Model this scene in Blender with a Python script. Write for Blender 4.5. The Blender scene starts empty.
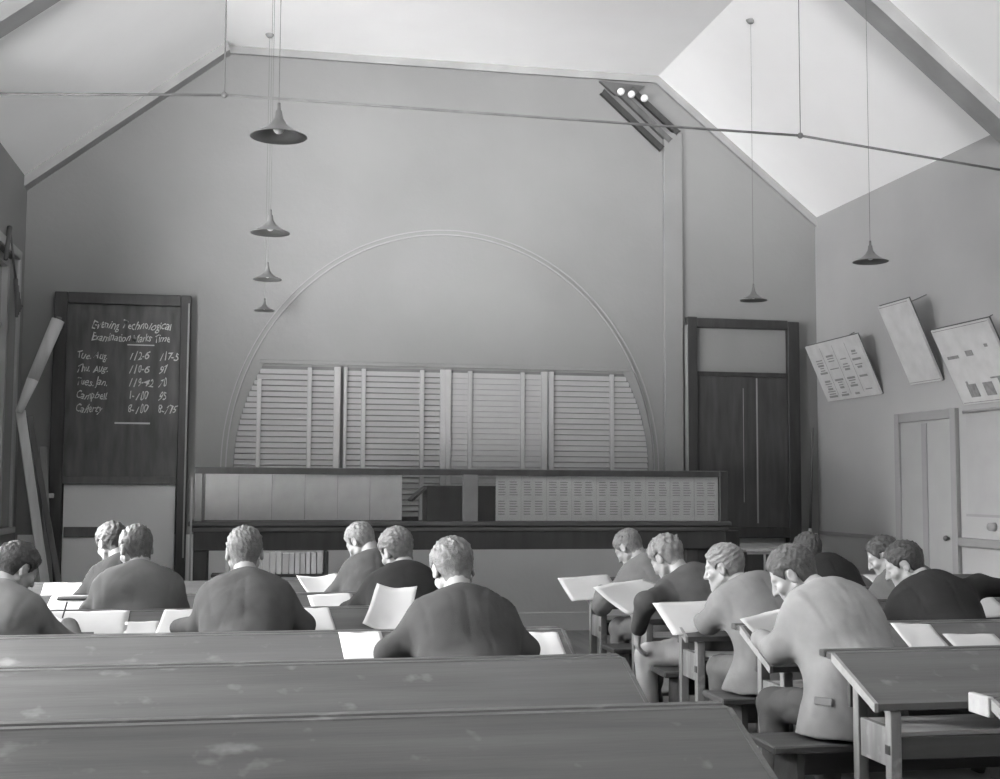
import bpy, bmesh, math, random
import numpy as np
from mathutils import Vector, Matrix
random.seed(7)
S = bpy.context.scene
COL = S.collection
PI = math.pi

# ------------------------------------------------------------------ render look
S.view_settings.view_transform = 'Standard'
try: S.view_settings.look = 'None'
except Exception: pass
S.view_settings.gamma = 1.0
S.view_settings.use_curve_mapping = False
S.view_settings.exposure = EXPO = -1.03

# ------------------------------------------------------------------ materials
def mat(name, g, rough=.8, var=0.0, scale=4.0, stretch=(1, 1, 1), spots=0.0, spot_scale=12, bump=0.0, bump_scale=60, spec=.3, sheen=0.0, spot_col=None, rand=False):
    """grey procedural material: base grey g, noise variation, worn spots, bump"""
    m = bpy.data.materials.new(name); m.use_nodes = True
    nt = m.node_tree; N = nt.nodes; L = nt.links
    b = N['Principled BSDF']
    b.inputs['Roughness'].default_value = rough
    b.inputs['Specular IOR Level'].default_value = spec
    b.inputs['Sheen Weight'].default_value = sheen
    tc = N.new('ShaderNodeTexCoord'); mp = N.new('ShaderNodeMapping')
    src = tc.outputs['Object']
    if rand:      # each board cut from another piece of timber
        oi = N.new('ShaderNodeObjectInfo'); mu = N.new('ShaderNodeMath'); mu.operation = 'MULTIPLY'; mu.inputs[1].default_value = 37
        L.new(oi.outputs['Random'], mu.inputs[0]); va = N.new('ShaderNodeVectorMath'); va.operation = 'ADD'; L.new(src, va.inputs[0]); L.new(mu.outputs[0], va.inputs[1]); src = va.outputs[0]
    L.new(src, mp.inputs['Vector'])
    mp.inputs['Scale'].default_value = stretch
    nz = N.new('ShaderNodeTexNoise'); nz.inputs['Scale'].default_value = scale; nz.inputs['Detail'].default_value = 6
    L.new(mp.outputs[0], nz.inputs['Vector'])
    cr = N.new('ShaderNodeValToRGB')
    lo = g * (1 - var); hi = g * (1 + var)
    cr.color_ramp.elements[0].position = .3; cr.color_ramp.elements[0].color = (lo, lo, lo, 1)
    cr.color_ramp.elements[1].position = .7; cr.color_ramp.elements[1].color = (hi, hi, hi, 1)
    L.new(nz.outputs['Fac'], cr.inputs['Fac'])
    out = cr.outputs['Color']
    if spots > 0:
        n2 = N.new('ShaderNodeTexNoise'); n2.inputs['Scale'].default_value = spot_scale; n2.inputs['Detail'].default_value = 3
        L.new(src, n2.inputs['Vector'])
        c2 = N.new('ShaderNodeValToRGB'); c2.color_ramp.elements[0].position = .62; c2.color_ramp.elements[1].position = .74
        c2.color_ramp.elements[0].color = (0, 0, 0, 1); c2.color_ramp.elements[1].color = (spots, spots, spots, 1)
        L.new(n2.outputs['Fac'], c2.inputs['Fac'])
        mx = N.new('ShaderNodeMix'); mx.data_type = 'RGBA'
        L.new(c2.outputs['Color'], mx.inputs['Factor'])
        L.new(out, mx.inputs['A']); sc = spot_col if spot_col is not None else min(1, g * 2.4)
        mx.inputs['B'].default_value = (sc, sc, sc, 1)
        out = mx.outputs['Result']
    L.new(out, b.inputs['Base Color'])
    if bump > 0:
        n3 = N.new('ShaderNodeTexNoise'); n3.inputs['Scale'].default_value = bump_scale; n3.inputs['Detail'].default_value = 4
        L.new(mp.outputs[0], n3.inputs['Vector'])
        bp = N.new('ShaderNodeBump'); bp.inputs['Strength'].default_value = bump; bp.inputs['Distance'].default_value = .01
        L.new(n3.outputs['Fac'], bp.inputs['Height']); L.new(bp.outputs[0], b.inputs['Normal'])
    return m

M = {}
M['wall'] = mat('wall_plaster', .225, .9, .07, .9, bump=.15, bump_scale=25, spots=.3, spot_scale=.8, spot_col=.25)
M['wall_right'] = mat('right_wall_lightened', .38, .9, .07, .9, bump=.15, bump_scale=25)  # right wall base raised above the plaster grey to stand in for light
M['wall_light'] = mat('wall_dado', .74, .9, .05, 1.2, bump=.15, bump_scale=25)
M['ceil'] = mat('ceiling_limewash', .92, .9, .04, .7, bump=.1, bump_scale=20)
M['rib'] = mat('roof_rib_paint', .30, .7, .15, 3)
M['floor'] = mat('floor_boards', .22, .6, .3, 6, (1, .1, 1), bump=.1)
M['wood'] = mat('desk_wood', .068, .42, .22, 5, (.25, 3, 3), spots=.7, spot_scale=9, spot_col=.17, bump=.08, bump_scale=30, spec=.3, rand=True)
M['wood_edge'] = mat('desk_edge_wood', .24, .5, .15, 8, (.3, 3, 3), spec=.4)
M['wood_dark'] = mat('dark_desk_wood', .06, .5, .3, 6, (.4, 3, 3), bump=.06, spec=.4)
M['wood_frame'] = mat('desk_frame_wood', .17, .6, .3, 7, (3, 3, .4), spots=.4, spot_scale=14, spec=.3)
M['post'] = mat('display_post_paint', .15, .7, .15, 5)
M['shelf'] = mat('desk_shelf_wood', .34, .6, .15, 7, (.3, 3, 3))
M['black_frame'] = mat('black_stained_wood', .032, .5, .25, 6, (3, 3, .5), spec=.4)
M['board'] = mat('chalky_blackboard', .09, .8, .35, 5, (2.5, 1, .5), spots=.5, spot_scale=4, spot_col=.15)
M['board_dark'] = mat('dark_blackboard', .055, .7, .25, 5, (3, 1, .4))
M['chalk'] = mat('chalk', .55, .95)
M['paper'] = mat('paper', .47, .85, .04, 8)
M['paper_grey'] = mat('aged_paper', .56, .85, .08, 8)
M['print'] = mat('printed_ink', .25, .8, .2, 30)
M['print_dark'] = mat('dark_printed_ink', .12, .8, .3, 30)
M['shade'] = mat('enamel_lampshade', .13, .4, .1, 5, spec=.5)
M['cord'] = mat('lamp_cord', .10, .8)
M['iron'] = mat('painted_iron_rod', .14, .6, .2, 8)
M['porcelain'] = mat('white_porcelain', .85, .3, spec=.5)
M['louvre'] = mat('louvre_paint', .36, .8, .05, 3)
M['louvre_back'] = mat('louvre_backing', .16, .9, .1, 3)
M['trim'] = mat('painted_trim', .25, .7, .08, 4)
M['winframe'] = mat('window_frame_paint', .35, .6, .06, 4)
M['door'] = mat('door_paint', .36, .7, .05, 4)
M['doorshade'] = mat('door_moulding_paint', .29, .7, .05, 4)
M['skin'] = mat('skin', .27, .6, .06, 12, spec=.35)
M['plank'] = mat('pale_plank', .5, .7, .15, 5, (3, 3, .3))
M['dark_plank'] = mat('dark_plank', .10, .7, .2, 5, (3, 3, .3))
M['boot'] = mat('boot_leather', .04, .4, .2, 10, spec=.5)
M['shirt'] = mat('white_collar', .40, .8)
M['book'] = mat('pale_book', .55, .8, .1, 10)
M['lead'] = mat('pen_wood', .08, .5)
M['glass'] = None
def glassmat():
    m = bpy.data.materials.new('window_glass'); m.use_nodes = True
    nt = m.node_tree; nt.nodes.clear()
    o = nt.nodes.new('ShaderNodeOutputMaterial'); t = nt.nodes.new('ShaderNodeBsdfTransparent'); t.inputs[0].default_value = (.9, .9, .9, 1)
    g = nt.nodes.new('ShaderNodeBsdfGlossy'); g.inputs['Roughness'].default_value = .1
    mx = nt.nodes.new('ShaderNodeMixShader'); mx.inputs[0].default_value = .06
    nt.links.new(t.outputs[0], mx.inputs[1]); nt.links.new(g.outputs[0], mx.inputs[2]); nt.links.new(mx.outputs[0], o.inputs[0])
    return m
M['glass'] = glassmat()
def blindmat():
    m = bpy.data.materials.new('blind_cloth'); m.use_nodes = True
    nt = m.node_tree; nt.nodes.clear()
    o = nt.nodes.new('ShaderNodeOutputMaterial'); d = nt.nodes.new('ShaderNodeBsdfDiffuse'); d.inputs[0].default_value = (.5, .5, .5, 1)
    t = nt.nodes.new('ShaderNodeBsdfTranslucent'); t.inputs[0].default_value = (.10, .10, .10, 1); ad = nt.nodes.new('ShaderNodeAddShader')
    nt.links.new(d.outputs[0], ad.inputs[0]); nt.links.new(t.outputs[0], ad.inputs[1]); nt.links.new(ad.outputs[0], o.inputs[0])
    return m
M['blind'] = blindmat()

# ------------------------------------------------------------------ mesh helpers
def box(bm, x0, x1, y0, y1, z0, z1, bev=0.0):
    r = bmesh.ops.create_cube(bm, size=1.0)
    vs = r['verts']
    for v in vs:
        v.co.x = x0 + (v.co.x + .5) * (x1 - x0); v.co.y = y0 + (v.co.y + .5) * (y1 - y0); v.co.z = z0 + (v.co.z + .5) * (z1 - z0)
    if bev > 0:
        es = list({e for v in vs for e in v.link_edges})
        bmesh.ops.bevel(bm, geom=es, offset=bev, segments=1, affect='EDGES')
def obox(bm, c, size, R=None, bev=0.0):
    """oriented box: centre c, size, 3x3 rotation R"""
    r = bmesh.ops.create_cube(bm, size=1.0); vs = r['verts']
    R = R or Matrix.Identity(3)
    for v in vs:
        v.co = Vector(c) + R @ Vector((v.co.x * size[0], v.co.y * size[1], v.co.z * size[2]))
    if bev > 0:
        es = list({e for v in vs for e in v.link_edges})
        bmesh.ops.bevel(bm, geom=es, offset=bev, segments=1, affect='EDGES')
def prism(bm, pts, axis, a0, a1):
    """polygon pts (2d) extruded along axis ('x','y','z')"""
    def mk(p, a):
        return {'x': (a, p[0], p[1]), 'y': (p[0], a, p[1]), 'z': (p[0], p[1], a)}[axis]
    A = [bm.verts.new(mk(p, a0)) for p in pts]; B = [bm.verts.new(mk(p, a1)) for p in pts]
    bm.faces.new(A); bm.faces.new(list(reversed(B)))
    n = len(pts)
    for i in range(n):
        bm.faces.new([A[i], B[i], B[(i + 1) % n], A[(i + 1) % n]])
    bmesh.ops.recalc_face_normals(bm, faces=bm.faces)
def tube(bm, a, b, ra, rb=None, n=10, caps=True):
    a = Vector(a); b = Vector(b); rb = ra if rb is None else rb
    d = (b - a).normalized(); u = d.orthogonal().normalized(); w = d.cross(u)
    A = []; B = []
    for i in range(n):
        t = 2 * PI * i / n; o = u * math.cos(t) + w * math.sin(t)
        A.append(bm.verts.new(a + o * ra)); B.append(bm.verts.new(b + o * rb))
    for i in range(n):
        bm.faces.new([A[i], A[(i + 1) % n], B[(i + 1) % n], B[i]])
    if caps:
        bm.faces.new(list(reversed(A))); bm.faces.new(B)
def lathe(bm, prof, c=(0, 0, 0), n=28):
    rings = []
    for r, z in prof:
        rings.append([bm.verts.new((c[0] + r * math.cos(2 * PI * i / n), c[1] + r * math.sin(2 * PI * i / n), c[2] + z)) for i in range(n)])
    for a, b in zip(rings, rings[1:]):
        for i in range(n):
            bm.faces.new([a[i], a[(i + 1) % n], b[(i + 1) % n], b[i]])
def sphere(bm, c, r, seg=14):
    q = bmesh.ops.create_uvsphere(bm, u_segments=seg, v_segments=max(6, seg // 2 + 2), radius=r)
    for v in q['verts']: v.co += Vector(c)

def obj(name, bm, m, parent=None, smooth=False, loc=None, world=True):
    """link bm as one object. Geometry given in world coordinates; a parent's location is subtracted."""
    me = bpy.data.meshes.new(name)
    if loc is not None:
        bmesh.ops.translate(bm, verts=bm.verts, vec=-Vector(loc))
    elif parent is not None and world:
        bmesh.ops.translate(bm, verts=bm.verts, vec=-world_loc(parent))
    bmesh.ops.recalc_face_normals(bm, faces=bm.faces)
    bm.to_mesh(me); bm.free()
    if smooth:
        for p in me.polygons: p.use_smooth = True
    me.materials.append(m)
    o = bpy.data.objects.new(name, me); COL.objects.link(o)
    if parent is not None: o.parent = parent
    if loc is not None: o.location = loc
    return o
def world_loc(o):
    v = Vector((0, 0, 0))
    while o is not None:
        v += Vector(o.location); o = o.parent
    return v
def thing(name, label, cat, loc=(0, 0, 0), group=None):
    o = bpy.data.objects.new(name, None); COL.objects.link(o); o.location = loc; o.empty_display_size = .1
    o['label'] = label; o['category'] = cat
    if group: o['group'] = group
    return o
def tag(o, label, cat, group=None):
    o['label'] = label; o['category'] = cat
    if group: o['group'] = group
    return o
def struct(name, bm, m):
    o = obj(name, bm, m); o['kind'] = 'structure'; return o
def B(): return bmesh.new()

# ------------------------------------------------------------------ room
XL, XR, YB, YF = -2.03, 5.44, 11.5, -3.2
ZW, ZC = 4.03, 5.36           # wall top, flat ceiling
CL, CR = -.33, 3.80           # creases of the canted ceiling
XM = 1.70
bm = B(); box(bm, XL - .3, XR + .3, YF - .3, YB + .3, -.12, 0); struct('floor', bm, M['floor'])
# back wall (with gable shape)
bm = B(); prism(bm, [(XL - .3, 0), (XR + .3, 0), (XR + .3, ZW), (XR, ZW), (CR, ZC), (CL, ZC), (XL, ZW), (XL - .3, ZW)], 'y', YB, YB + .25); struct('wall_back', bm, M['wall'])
RW = (.2, 3.2, 2.7, 4.4)      # unseen high window added behind the camera to light the ceiling
bm = B()
prism(bm, [(XL - .3, 0), (RW[0], 0), (RW[0], ZC), (CL, ZC), (XL, ZW), (XL - .3, ZW)], 'y', YF - .25, YF)
prism(bm, [(RW[1], 0), (XR + .3, 0), (XR + .3, ZW), (XR, ZW), (CR, ZC), (RW[1], ZC)], 'y', YF - .25, YF)
box(bm, RW[0], RW[1], YF - .25, YF, 0, RW[2]); box(bm, RW[0], RW[1], YF - .25, YF, RW[3], ZC)
struct('wall_front', bm, M['wall'])
w = bpy.data.objects.new('window_4', None); COL.objects.link(w); w.location = (1.7, YF, RW[2]); w['kind'] = 'structure'
bm = B()
for (x0, x1, z0, z1) in [(RW[0], RW[0] + .07, RW[2], RW[3]), (RW[1] - .07, RW[1], RW[2], RW[3]), (RW[0], RW[1], RW[2], RW[2] + .07), (RW[0], RW[1], RW[3] - .07, RW[3]), (1.67, 1.73, RW[2], RW[3])]: box(bm, x0, x1, YF - .16, YF - .08, z0, z1)
obj('window_frame', bm, M['winframe'], w)
bm = B(); box(bm, RW[0], RW[1], YF - .12, YF - .116, RW[2], RW[3]); obj('pane', bm, M['glass'], w)
# right wall
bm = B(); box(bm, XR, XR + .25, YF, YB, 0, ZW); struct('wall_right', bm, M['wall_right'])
# left wall with window openings
WIN = [(9.75, 11.17), (6.85, 8.35), (3.95, 5.45)]
WZ0, WZ1 = .98, 3.25
bm = B()
ys = YF
for (a, b) in sorted(WIN):
    box(bm, XL - .3, XL, ys, a, 0, ZW); box(bm, XL - .3, XL, a, b, 0, WZ0); box(bm, XL - .3, XL, a, b, WZ1, ZW); ys = b
box(bm, XL - .3, XL, ys, YB, 0, ZW)
struct('wall_left', bm, M['wall'])
# ceiling
bm = B()
t = .12
prism(bm, [(XL - .3, ZW - .1), (XL, ZW), (CL, ZC), (CR, ZC), (XR, ZW), (XR + .3, ZW - .1), (XR + .3, ZW + .15), (CR + .1, ZC + .2), (CL - .1, ZC + .2), (XL - .3, ZW + .15)], 'y', YF, YB)
struct('ceiling', bm, M['ceil'])
# ribs of the roof trusses under the canted ceiling
def rib(name, y0, y1, d, seg):
    P = [(XL, ZW), (CL, ZC), (CR, ZC), (XR, ZW)]
    n = []
    s = (ZC - ZW) / (CL - XL); L_ = math.hypot(1, s)
    dz = d * L_
    Q = [(XL, ZW - dz), (CL + d * (L_ - 1) / s, ZC - d), (CR - d * (L_ - 1) / s, ZC - d), (XR, ZW - dz)]
    bm = B()
    for i in seg: prism(bm, [P[i], P[i + 1], Q[i + 1], Q[i]], 'y', y0, y1)
    return struct(name, bm, M['rib'])
rib('trim_1', 11.34, 11.5, .08, (0,)); rib('trim_2', 11.46, 11.5, .07, (1, 2))
rib('trim_3', 8.08, 8.3, .10, (0, 2))
# windows in the left wall
for i, (a, b) in enumerate(WIN):
    w = bpy.data.objects.new('window_%d' % (i + 1), None); COL.objects.link(w); w.location = (XL, (a + b) / 2, WZ0); w['kind'] = 'structure'
    bm = B(); f = .07
    for (y0, y1, z0, z1) in [(a, a + f, WZ0, WZ1), (b - f, b, WZ0, WZ1), (a + f, b - f, WZ0, WZ0 + f), (a + f, b - f, WZ1 - f, WZ1)]:
        box(bm, XL - .16, XL - .06, y0, y1, z0, z1)
    obj('window_frame', bm, M['winframe'], w)
    bm = B()
    for k in (1, 2): yy = a + (b - a) * k / 3; box(bm, XL - .13, XL - .09, yy - .015, yy + .015, WZ0 + f, WZ1 - f)
    for k in (1, 2, 3): zz = WZ0 + (WZ1 - WZ0) * k / 4; box(bm, XL - .125, XL - .095, a + f, b - f, zz - .015, zz + .015)
    obj('glazing_bars', bm, M['winframe'], w)
    bm = B(); box(bm, XL - .112, XL - .108, a + f, b - f, WZ0 + f, WZ1 - f); obj('pane', bm, M['glass'], w)
    bm = B(); box(bm, XL - .28, XL + .05, a - .06, b + .05, WZ0 - .05, WZ0, .005); obj('window_sill', bm, M['winframe'], w)
    bm = B()
    for (y0, y1, z0, z1) in [(a - .08, a, WZ0, WZ1 + .08), (b, b + .07, WZ0, WZ1 + .08), (a, b, WZ1, WZ1 + .08)]:
        box(bm, XL, XL + .025, y0, y1, z0, z1, .004)
    obj('architrave', bm, M['winframe'], w)
    if i == 0:  # blind added behind the frame to dim this window and its corner
        bm = B(); box(bm, XL - .17, XL - .165, a + .02, b - .02, WZ0 + .02, WZ1 - .02); tag(obj('added_blind', bm, M['blind'], None, loc=(XL - .17, (a + b) / 2, WZ1)), 'added pale cloth blind dimming the window at the left photo edge', 'blind')
# skirting, dado rails
bm = B(); box(bm, XL + .02, XR - .02, YB - .025, YB, 0, .17, .004); struct('baseboard_back', bm, M['wall_light'])
bm = B(); box(bm, XR - .02, XR, YF, YB, 0, .17, .004); struct('baseboard_right', bm, M['trim'])
bm = B(); box(bm, XL, XL + .02, YF, YB, 0, .17, .004); struct('baseboard_left', bm, M['trim'])
bm = B(); box(bm, XR - .022, XR, 9.93, YB - .03, .89, .925, .003); box(bm, XR - .022, XR, YF, 8.95, .89, .925, .003); struct('trim_4', bm, M['trim'])
# lower part of the back wall is a lighter dado
bm = B(); box(bm, XL + .02, XR - .025, YB - .012, YB, .17, .90); struct('trim_5', bm, M['wall_light'])

# pilaster and wiring on the back wall
bm = B(); box(bm, 3.85, 4.04, YB - .045, YB, 1.38, 4.80, .006); box(bm, 3.83, 4.05, YB - .055, YB, 1.30, 1.38, .004)
o = struct('trim_6', bm, mat('pilaster_paint', .22, .8, .06, 2))
o = thing('cable_casing', 'dark slanting three slat cable casing below the flat ceiling at top of the pilaster', 'cable casing', (3.7, YB, 4.8))
for k, off in enumerate((-.13, -.02, .09)):
    a = Vector((3.93 + off * .75, YB - .03, 4.73 + off * .75)); b = Vector((3.40 + off * 1.3, YB - .03, 5.20 + min(off, .02) * .3))
    d = (b - a); ang = math.atan2(d.z, d.x)
    bm = B(); obox(bm, (a + b) / 2, (d.length, .035, .055), Matrix.Rotation(-ang, 3, 'Y'), .006); obj('slat', bm, M['black_frame'] if k != 1 else M['dark_plank'], o)
bm = B(); prism(bm, [(3.20, 5.265), (3.66, 5.245), (3.55, 5.14), (3.36, 5.14)], 'y', YB - .05, YB - .01); obj('end_board', bm, M['dark_plank'], o)
for k, (x, z) in enumerate([(3.40, 5.155), (3.505, 5.135), (3.635, 5.105)]):
    bm = B(); q = bmesh.ops.create_uvsphere(bm, u_segments=16, v_segments=10, radius=.036)
    for v in q['verts']: v.co = Vector((x + v.co.x, YB - .10 + v.co.y * 1.2, z + v.co.z))
    tube(bm, (x, YB - .1, z), (x, YB - .03, z), .018)
    tag(obj('insulator', bm, M['porcelain'], None, True, loc=(x, YB - .1, z)), ['leftmost of three white porcelain knobs on the slanting cable casing', 'middle of three white porcelain knobs on the slanting cable casing', 'rightmost of three white porcelain knobs on the slanting cable casing'][k], 'insulator', 'porcelain knobs near the ceiling')

# arch moulding on the back wall + louvred shutters
AX, AZ, AA, AB = 1.745, 1.50, 2.00, 2.19
def ell(a, b, z):   # half width of ellipse at height z
    if z <= AZ: return a
    q = 1 - ((z - AZ) / b) ** 2
    return a * math.sqrt(q) if q > 0 else 0
bm = B()
n = 64
for (o1, o2, dp) in ((0, .012, .016), (.045, .055, .010)):
    ring = []
    for i in range(n + 1):
        th = PI * i / n
        for o_ in (o1, o2):
            ring.append(((AX + (AA + o_) * math.cos(th)), AZ + (AB + o_) * math.sin(th)))
    ring = [(ring[1][0], .92), (ring[0][0], .92)][::-1] + ring + [(ring[-2][0], .92), (ring[-1][0], .92)]
    ins = [bm.verts.new((x, YB - dp, z)) for x, z in ring]; back = [bm.verts.new((x, YB, z)) for x, z in ring]
    for i in range(0, len(ring) - 2, 2):
        a, b_, c, d = i, i + 1, i + 3, i + 2
        bm.faces.new([ins[a], ins[b_], ins[c], ins[d]])
        bm.faces.new([ins[a], ins[d], back[d], back[a]]); bm.faces.new([ins[b_], back[b_], back[c], ins[c]])
struct('trim_7', bm, mat('arch_moulding_paint', .31, .8, .04, 2))
bm = B(); box(bm, .02, 3.5, YB - .03, YB, 2.44, 2.475, .004); struct('trim_8', bm, M['wall'])
SH = [(-.20, .71, 'leftmost louvred shutter with curved outer edge below the arch', .62),
      (.79, 1.69, 'second louvred shutter from the left below the arch', .58),
      (1.75, 2.65, 'third louvred shutter from the left, its slats nearly shut', .2),
      (2.73, 3.68, 'rightmost louvred shutter with curved outer edge beside the pilaster', .42)]
for k, (x0, x1, lab, tilt) in enumerate(SH):
    o = thing('louvred_shutter', lab, 'shutter', ((x0 + x1) / 2, YB, 1.0), 'louvred shutters under the arch')
    def lim(z):
        h = ell(1.94, 1.90, z); return max(x0, AX - h), min(x1, AX + h)
    bm = B(); zs = np.linspace(1.0, 2.42, 20)
    Lp = [(lim(z)[0], z) for z in zs]; Rp = [(lim(z)[1], z) for z in zs]
    prism(bm, Lp + Rp[::-1], 'y', YB - .018, YB - .006); obj('backing', bm, M['louvre_back'], o)
    bm = B(); z = 1.03
    while z < 2.40:
        a, b = lim(z)
        d = .026; ca, sa = math.cos(tilt), math.sin(tilt)
        c = Vector(((a + b) / 2, YB - .034, z)); obox(bm, c, (b - a - .01, .006, .050), Matrix.Rotation(-tilt, 3, 'X'))
        z += .0515
    obj('louvres', bm, M['louvre'], o)
    bm = B(); w = .034
    if k in (0, 1, 2): box(bm, x1 - w * .6, x1 + .04, YB - .052, YB - .018, 1.0, 2.42, .003)
    if k in (1, 2, 3): box(bm, x0 - .03 if k != 1 else x0 - .01, x0 + w * .6, YB - .06, YB - .018, 1.0, 2.42, .003)
    st = {0: (.02, .47), 1: (.96, 1.50), 2: (1.95, 2.45), 3: (3.32,)}[k]
    for s_ in st: box(bm, s_ - .02, s_ + .02, YB - .054, YB - .018, 1.0, 2.41 if ell(1.94, 1.9, 2.41) > abs(s_ - AX) else 2.3, .003)
    obj('stiles', bm, M['louvre'], o)
# plain timber lining between shutters and arch
bm = B()
Lo = []; Li = []
for sgn in (-1, 1):
    zs = np.linspace(1.0, 2.44, 16)
    Lo = [(AX + sgn * ell(AA - .01, AB, z), z) for z in zs]; Li = [(AX + sgn * ell(1.94, 1.90, z), z) for z in zs]
    prism(bm, Lo + Li[::-1], 'y', YB - .03, YB - .003)
struct('trim_9', bm, M['wall'])

# door on the right wall
w = bpy.data.objects.new('door_1', None); COL.objects.link(w); w.location = (XR, 9.45, 0); w['kind'] = 'structure'
bm = B(); box(bm, XR - .02, XR + .01, 9.05, 9.85, 0.01, 1.90); obj('door_panel', bm, M['door'], w)
bm = B(); box(bm, XR - .04, XR, 9.85, 9.93, 0, 1.98, .005); box(bm, XR - .04, XR, 8.97, 9.05, 0, 1.98, .005); box(bm, XR - .04, XR, 9.05, 9.85, 1.90, 1.98, .005)
obj('door_frame', bm, M['doorshade'], w)
bm = B(); box(bm, XR - .03, XR - .019, 9.42, 9.50, 0.1, 1.88, .003); obj('cover_strip', bm, M['doorshade'], w)
bm = B(); sphere(bm, (XR - .05, 9.12, .95), .022, 10); tube(bm, (XR - .05, 9.12, .95), (XR - .015, 9.12, .95), .01); obj('door_handle', bm, M['iron'], w, True)

# ------------------------------------------------------------------ iron tie rod with hangers
o = thing('tie_rod', 'thin iron tie rod crossing the room below the ceiling, carried by two hangers', 'tie rod', (XM, 8.25, 3.8))
bm = B(); pts = [(XL, 8.25, 3.79), (-.25, 8.25, 3.90), (3.80, 8.25, 3.87), (XR, 8.25, 3.70)]
for a, b in zip(pts, pts[1:]): tube(bm, a, b, .009)
obj('rod', bm, M['iron'], o, True)
for x in (-.25, 3.80):
    bm = B(); tube(bm, (x, 8.25, 3.88), (x, 8.25, ZC - .02), .005 if x < 0 else .003); obj('hanger', bm, M['iron'], o, True)
for x, z in ((-.25, 3.90), (3.80, 3.87)):
    bm = B(); sphere(bm, (x, 8.25, z), .022, 10); obj('joint', bm, M['iron'], o, True)

# ------------------------------------------------------------------ pendant lamps
def ceil_z(x):
    if x < CL: return ZW + (x - XL) / (CL - XL) * (ZC - ZW)
    if x > CR: return ZC - (x - CR) / (XR - CR) * (ZC - ZW)
    return ZC
def pendant(x, y, z, s, lab):
    o = thing('pendant_lamp', lab, 'lamp', (x, y, z), 'pendant lamps')
    bm = B(); pr = [(.014, .115), (.020, .080), (.038, .052), (.072, .026), (.118, .004), (.126, 0), (.122, -.003), (.070, .020), (.036, .044), (.015, .070)]
    lathe(bm, [(r * s, q * s) for r, q in pr], (x, y, z)); obj('lamp_shade', bm, M['shade'], o, True)
    bm = B(); tube(bm, (x, y, z + .09 * s), (x, y, z + .15 * s), .009, .007); obj('lamp_holder', bm, M['iron'], o, True)
    bm = B(); q = bmesh.ops.create_uvsphere(bm, u_segments=12, v_segments=8, radius=.024 * s)
    for v in q['verts']: v.co += Vector((x, y, z + .035 * s))
    obj('bulb', bm, M['porcelain'], o, True)
    zc = ceil_z(x)
    bm = B(); tube(bm, (x, y, z + .14 * s), (x, y, zc - .02), .0013); obj('cord', bm, M['cord'], o, True)
    bm = B(); lathe(bm, [(.0, -.03), (.02, -.03), (.035, -.012), (.04, 0)], (x, y, zc)); obj('ceiling_rose', bm, M['trim'], o, True)
pendant(.07, 5.47, 2.87, 1.0, 'nearest pendant lamp with conical shade at upper left, below the tie rod')
pendant(.06, 7.62, 2.87, .95, 'second pendant lamp of the left row going back')
pendant(.06, 9.38, 2.87, .85, 'third pendant lamp of the left row going back')
pendant(.05, 11.1, 2.87, .72, 'smallest and farthest pendant lamp of the left row, before the back wall')
pendant(4.05, 7.72, 2.87, .95, 'nearer pendant lamp of the right row, above the tilted pictures')
pendant(3.97, 9.55, 2.87, .9, 'farther pendant lamp of the right row, above the dark blackboard')

# ------------------------------------------------------------------ text helper (chalk writing / print)
def text_mesh(bm, s, x, y, z, size, shear=.0, squash=1.0):
    cu = bpy.data.curves.new('t', 'FONT'); cu.body = s; cu.size = size; cu.shear = shear; cu.offset = size * .004; cu.resolution_u = 2
    ob = bpy.data.objects.new('t', cu); COL.objects.link(ob)
    dg = bpy.context.evaluated_depsgraph_get(); me = bpy.data.meshes.new_from_object(ob.evaluated_get(dg))
    bpy.data.objects.remove(ob); bpy.data.curves.remove(cu)
    rs = random.Random(s); p1, p2 = rs.random() * 6, rs.random() * 6
    for v in me.vertices:      # unsteady chalk hand
        q = v.co.x / size
        v.co = Vector((x + v.co.x * squash + size * .06 * math.sin(q * 4 + p2 + v.co.y / size * 3), y, z + v.co.y * (1 + .15 * math.sin(q * 5.3 + p1)) + size * .07 * math.sin(q * 2.9 + p2)))
    bm.from_mesh(me); bpy.data.meshes.remove(me)

# ------------------------------------------------------------------ left blackboard
yb = YB - .06
o = thing('blackboard', 'tall blackboard in a dark frame covered with chalked lines of writing, in the left corner', 'blackboard', (-1.17, YB - .08, 0))
bm = B(); box(bm, -1.75, -1.64, yb - .07, YB - .014, 0, 3.02, .006); box(bm, -.68, -.59, yb - .07, YB - .014, 0, 3.02, .006); box(bm, -1.64, -.68, yb - .07, YB - .014, 2.92, 3.02, .006); box(bm, -1.64, -.68, yb - .05, YB - .014, .2, .32, .006)
obj('frame', bm, M['black_frame'], o)
bm = B(); box(bm, -1.64, -.68, yb - .035, yb - .015, 1.38, 2.92); obj('writing_board', bm, M['board'], o)
bm = B(); box(bm, -1.64, -.68, yb - .05, yb - .035, 1.34, 1.41, .004); obj('lower_rail', bm, M['dark_plank'], o)
bm = B(); box(bm, -1.63, -.69, yb - .012, yb, .32, 1.36); obj('backing_panel', bm, M['wall_light'], o)
bm = B(); box(bm, -1.62, -.95, yb - .025, yb - .012, .88, .97, .003); obj('ledge', bm, M['dark_plank'], o)
bm = B(); box(bm, -.615, -.600, yb - .074, yb - .068, .7, 2.95); obj('edge_strip', bm, M['trim'], o)
bm = B(); ty = yb - .0365
text_mesh(bm, 'Evening Technological', -1.44, ty, 2.71, .105, .35, .72)
text_mesh(bm, 'Examination Marks Time', -1.44, ty, 2.60, .095, .35, .70)
box(bm, -1.13, -.90, ty - .001, ty, 2.565, 2.575)
rows = [('Tue. Aug.', '112-6', '117-5'), ('Thu. Aug.', '110-6', '97'), ('Tues. Jan.', '119-42', '70'), ('Campbell.', '1-100', '95'), ('Cafferty', '8-100', '8-775')]
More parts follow.
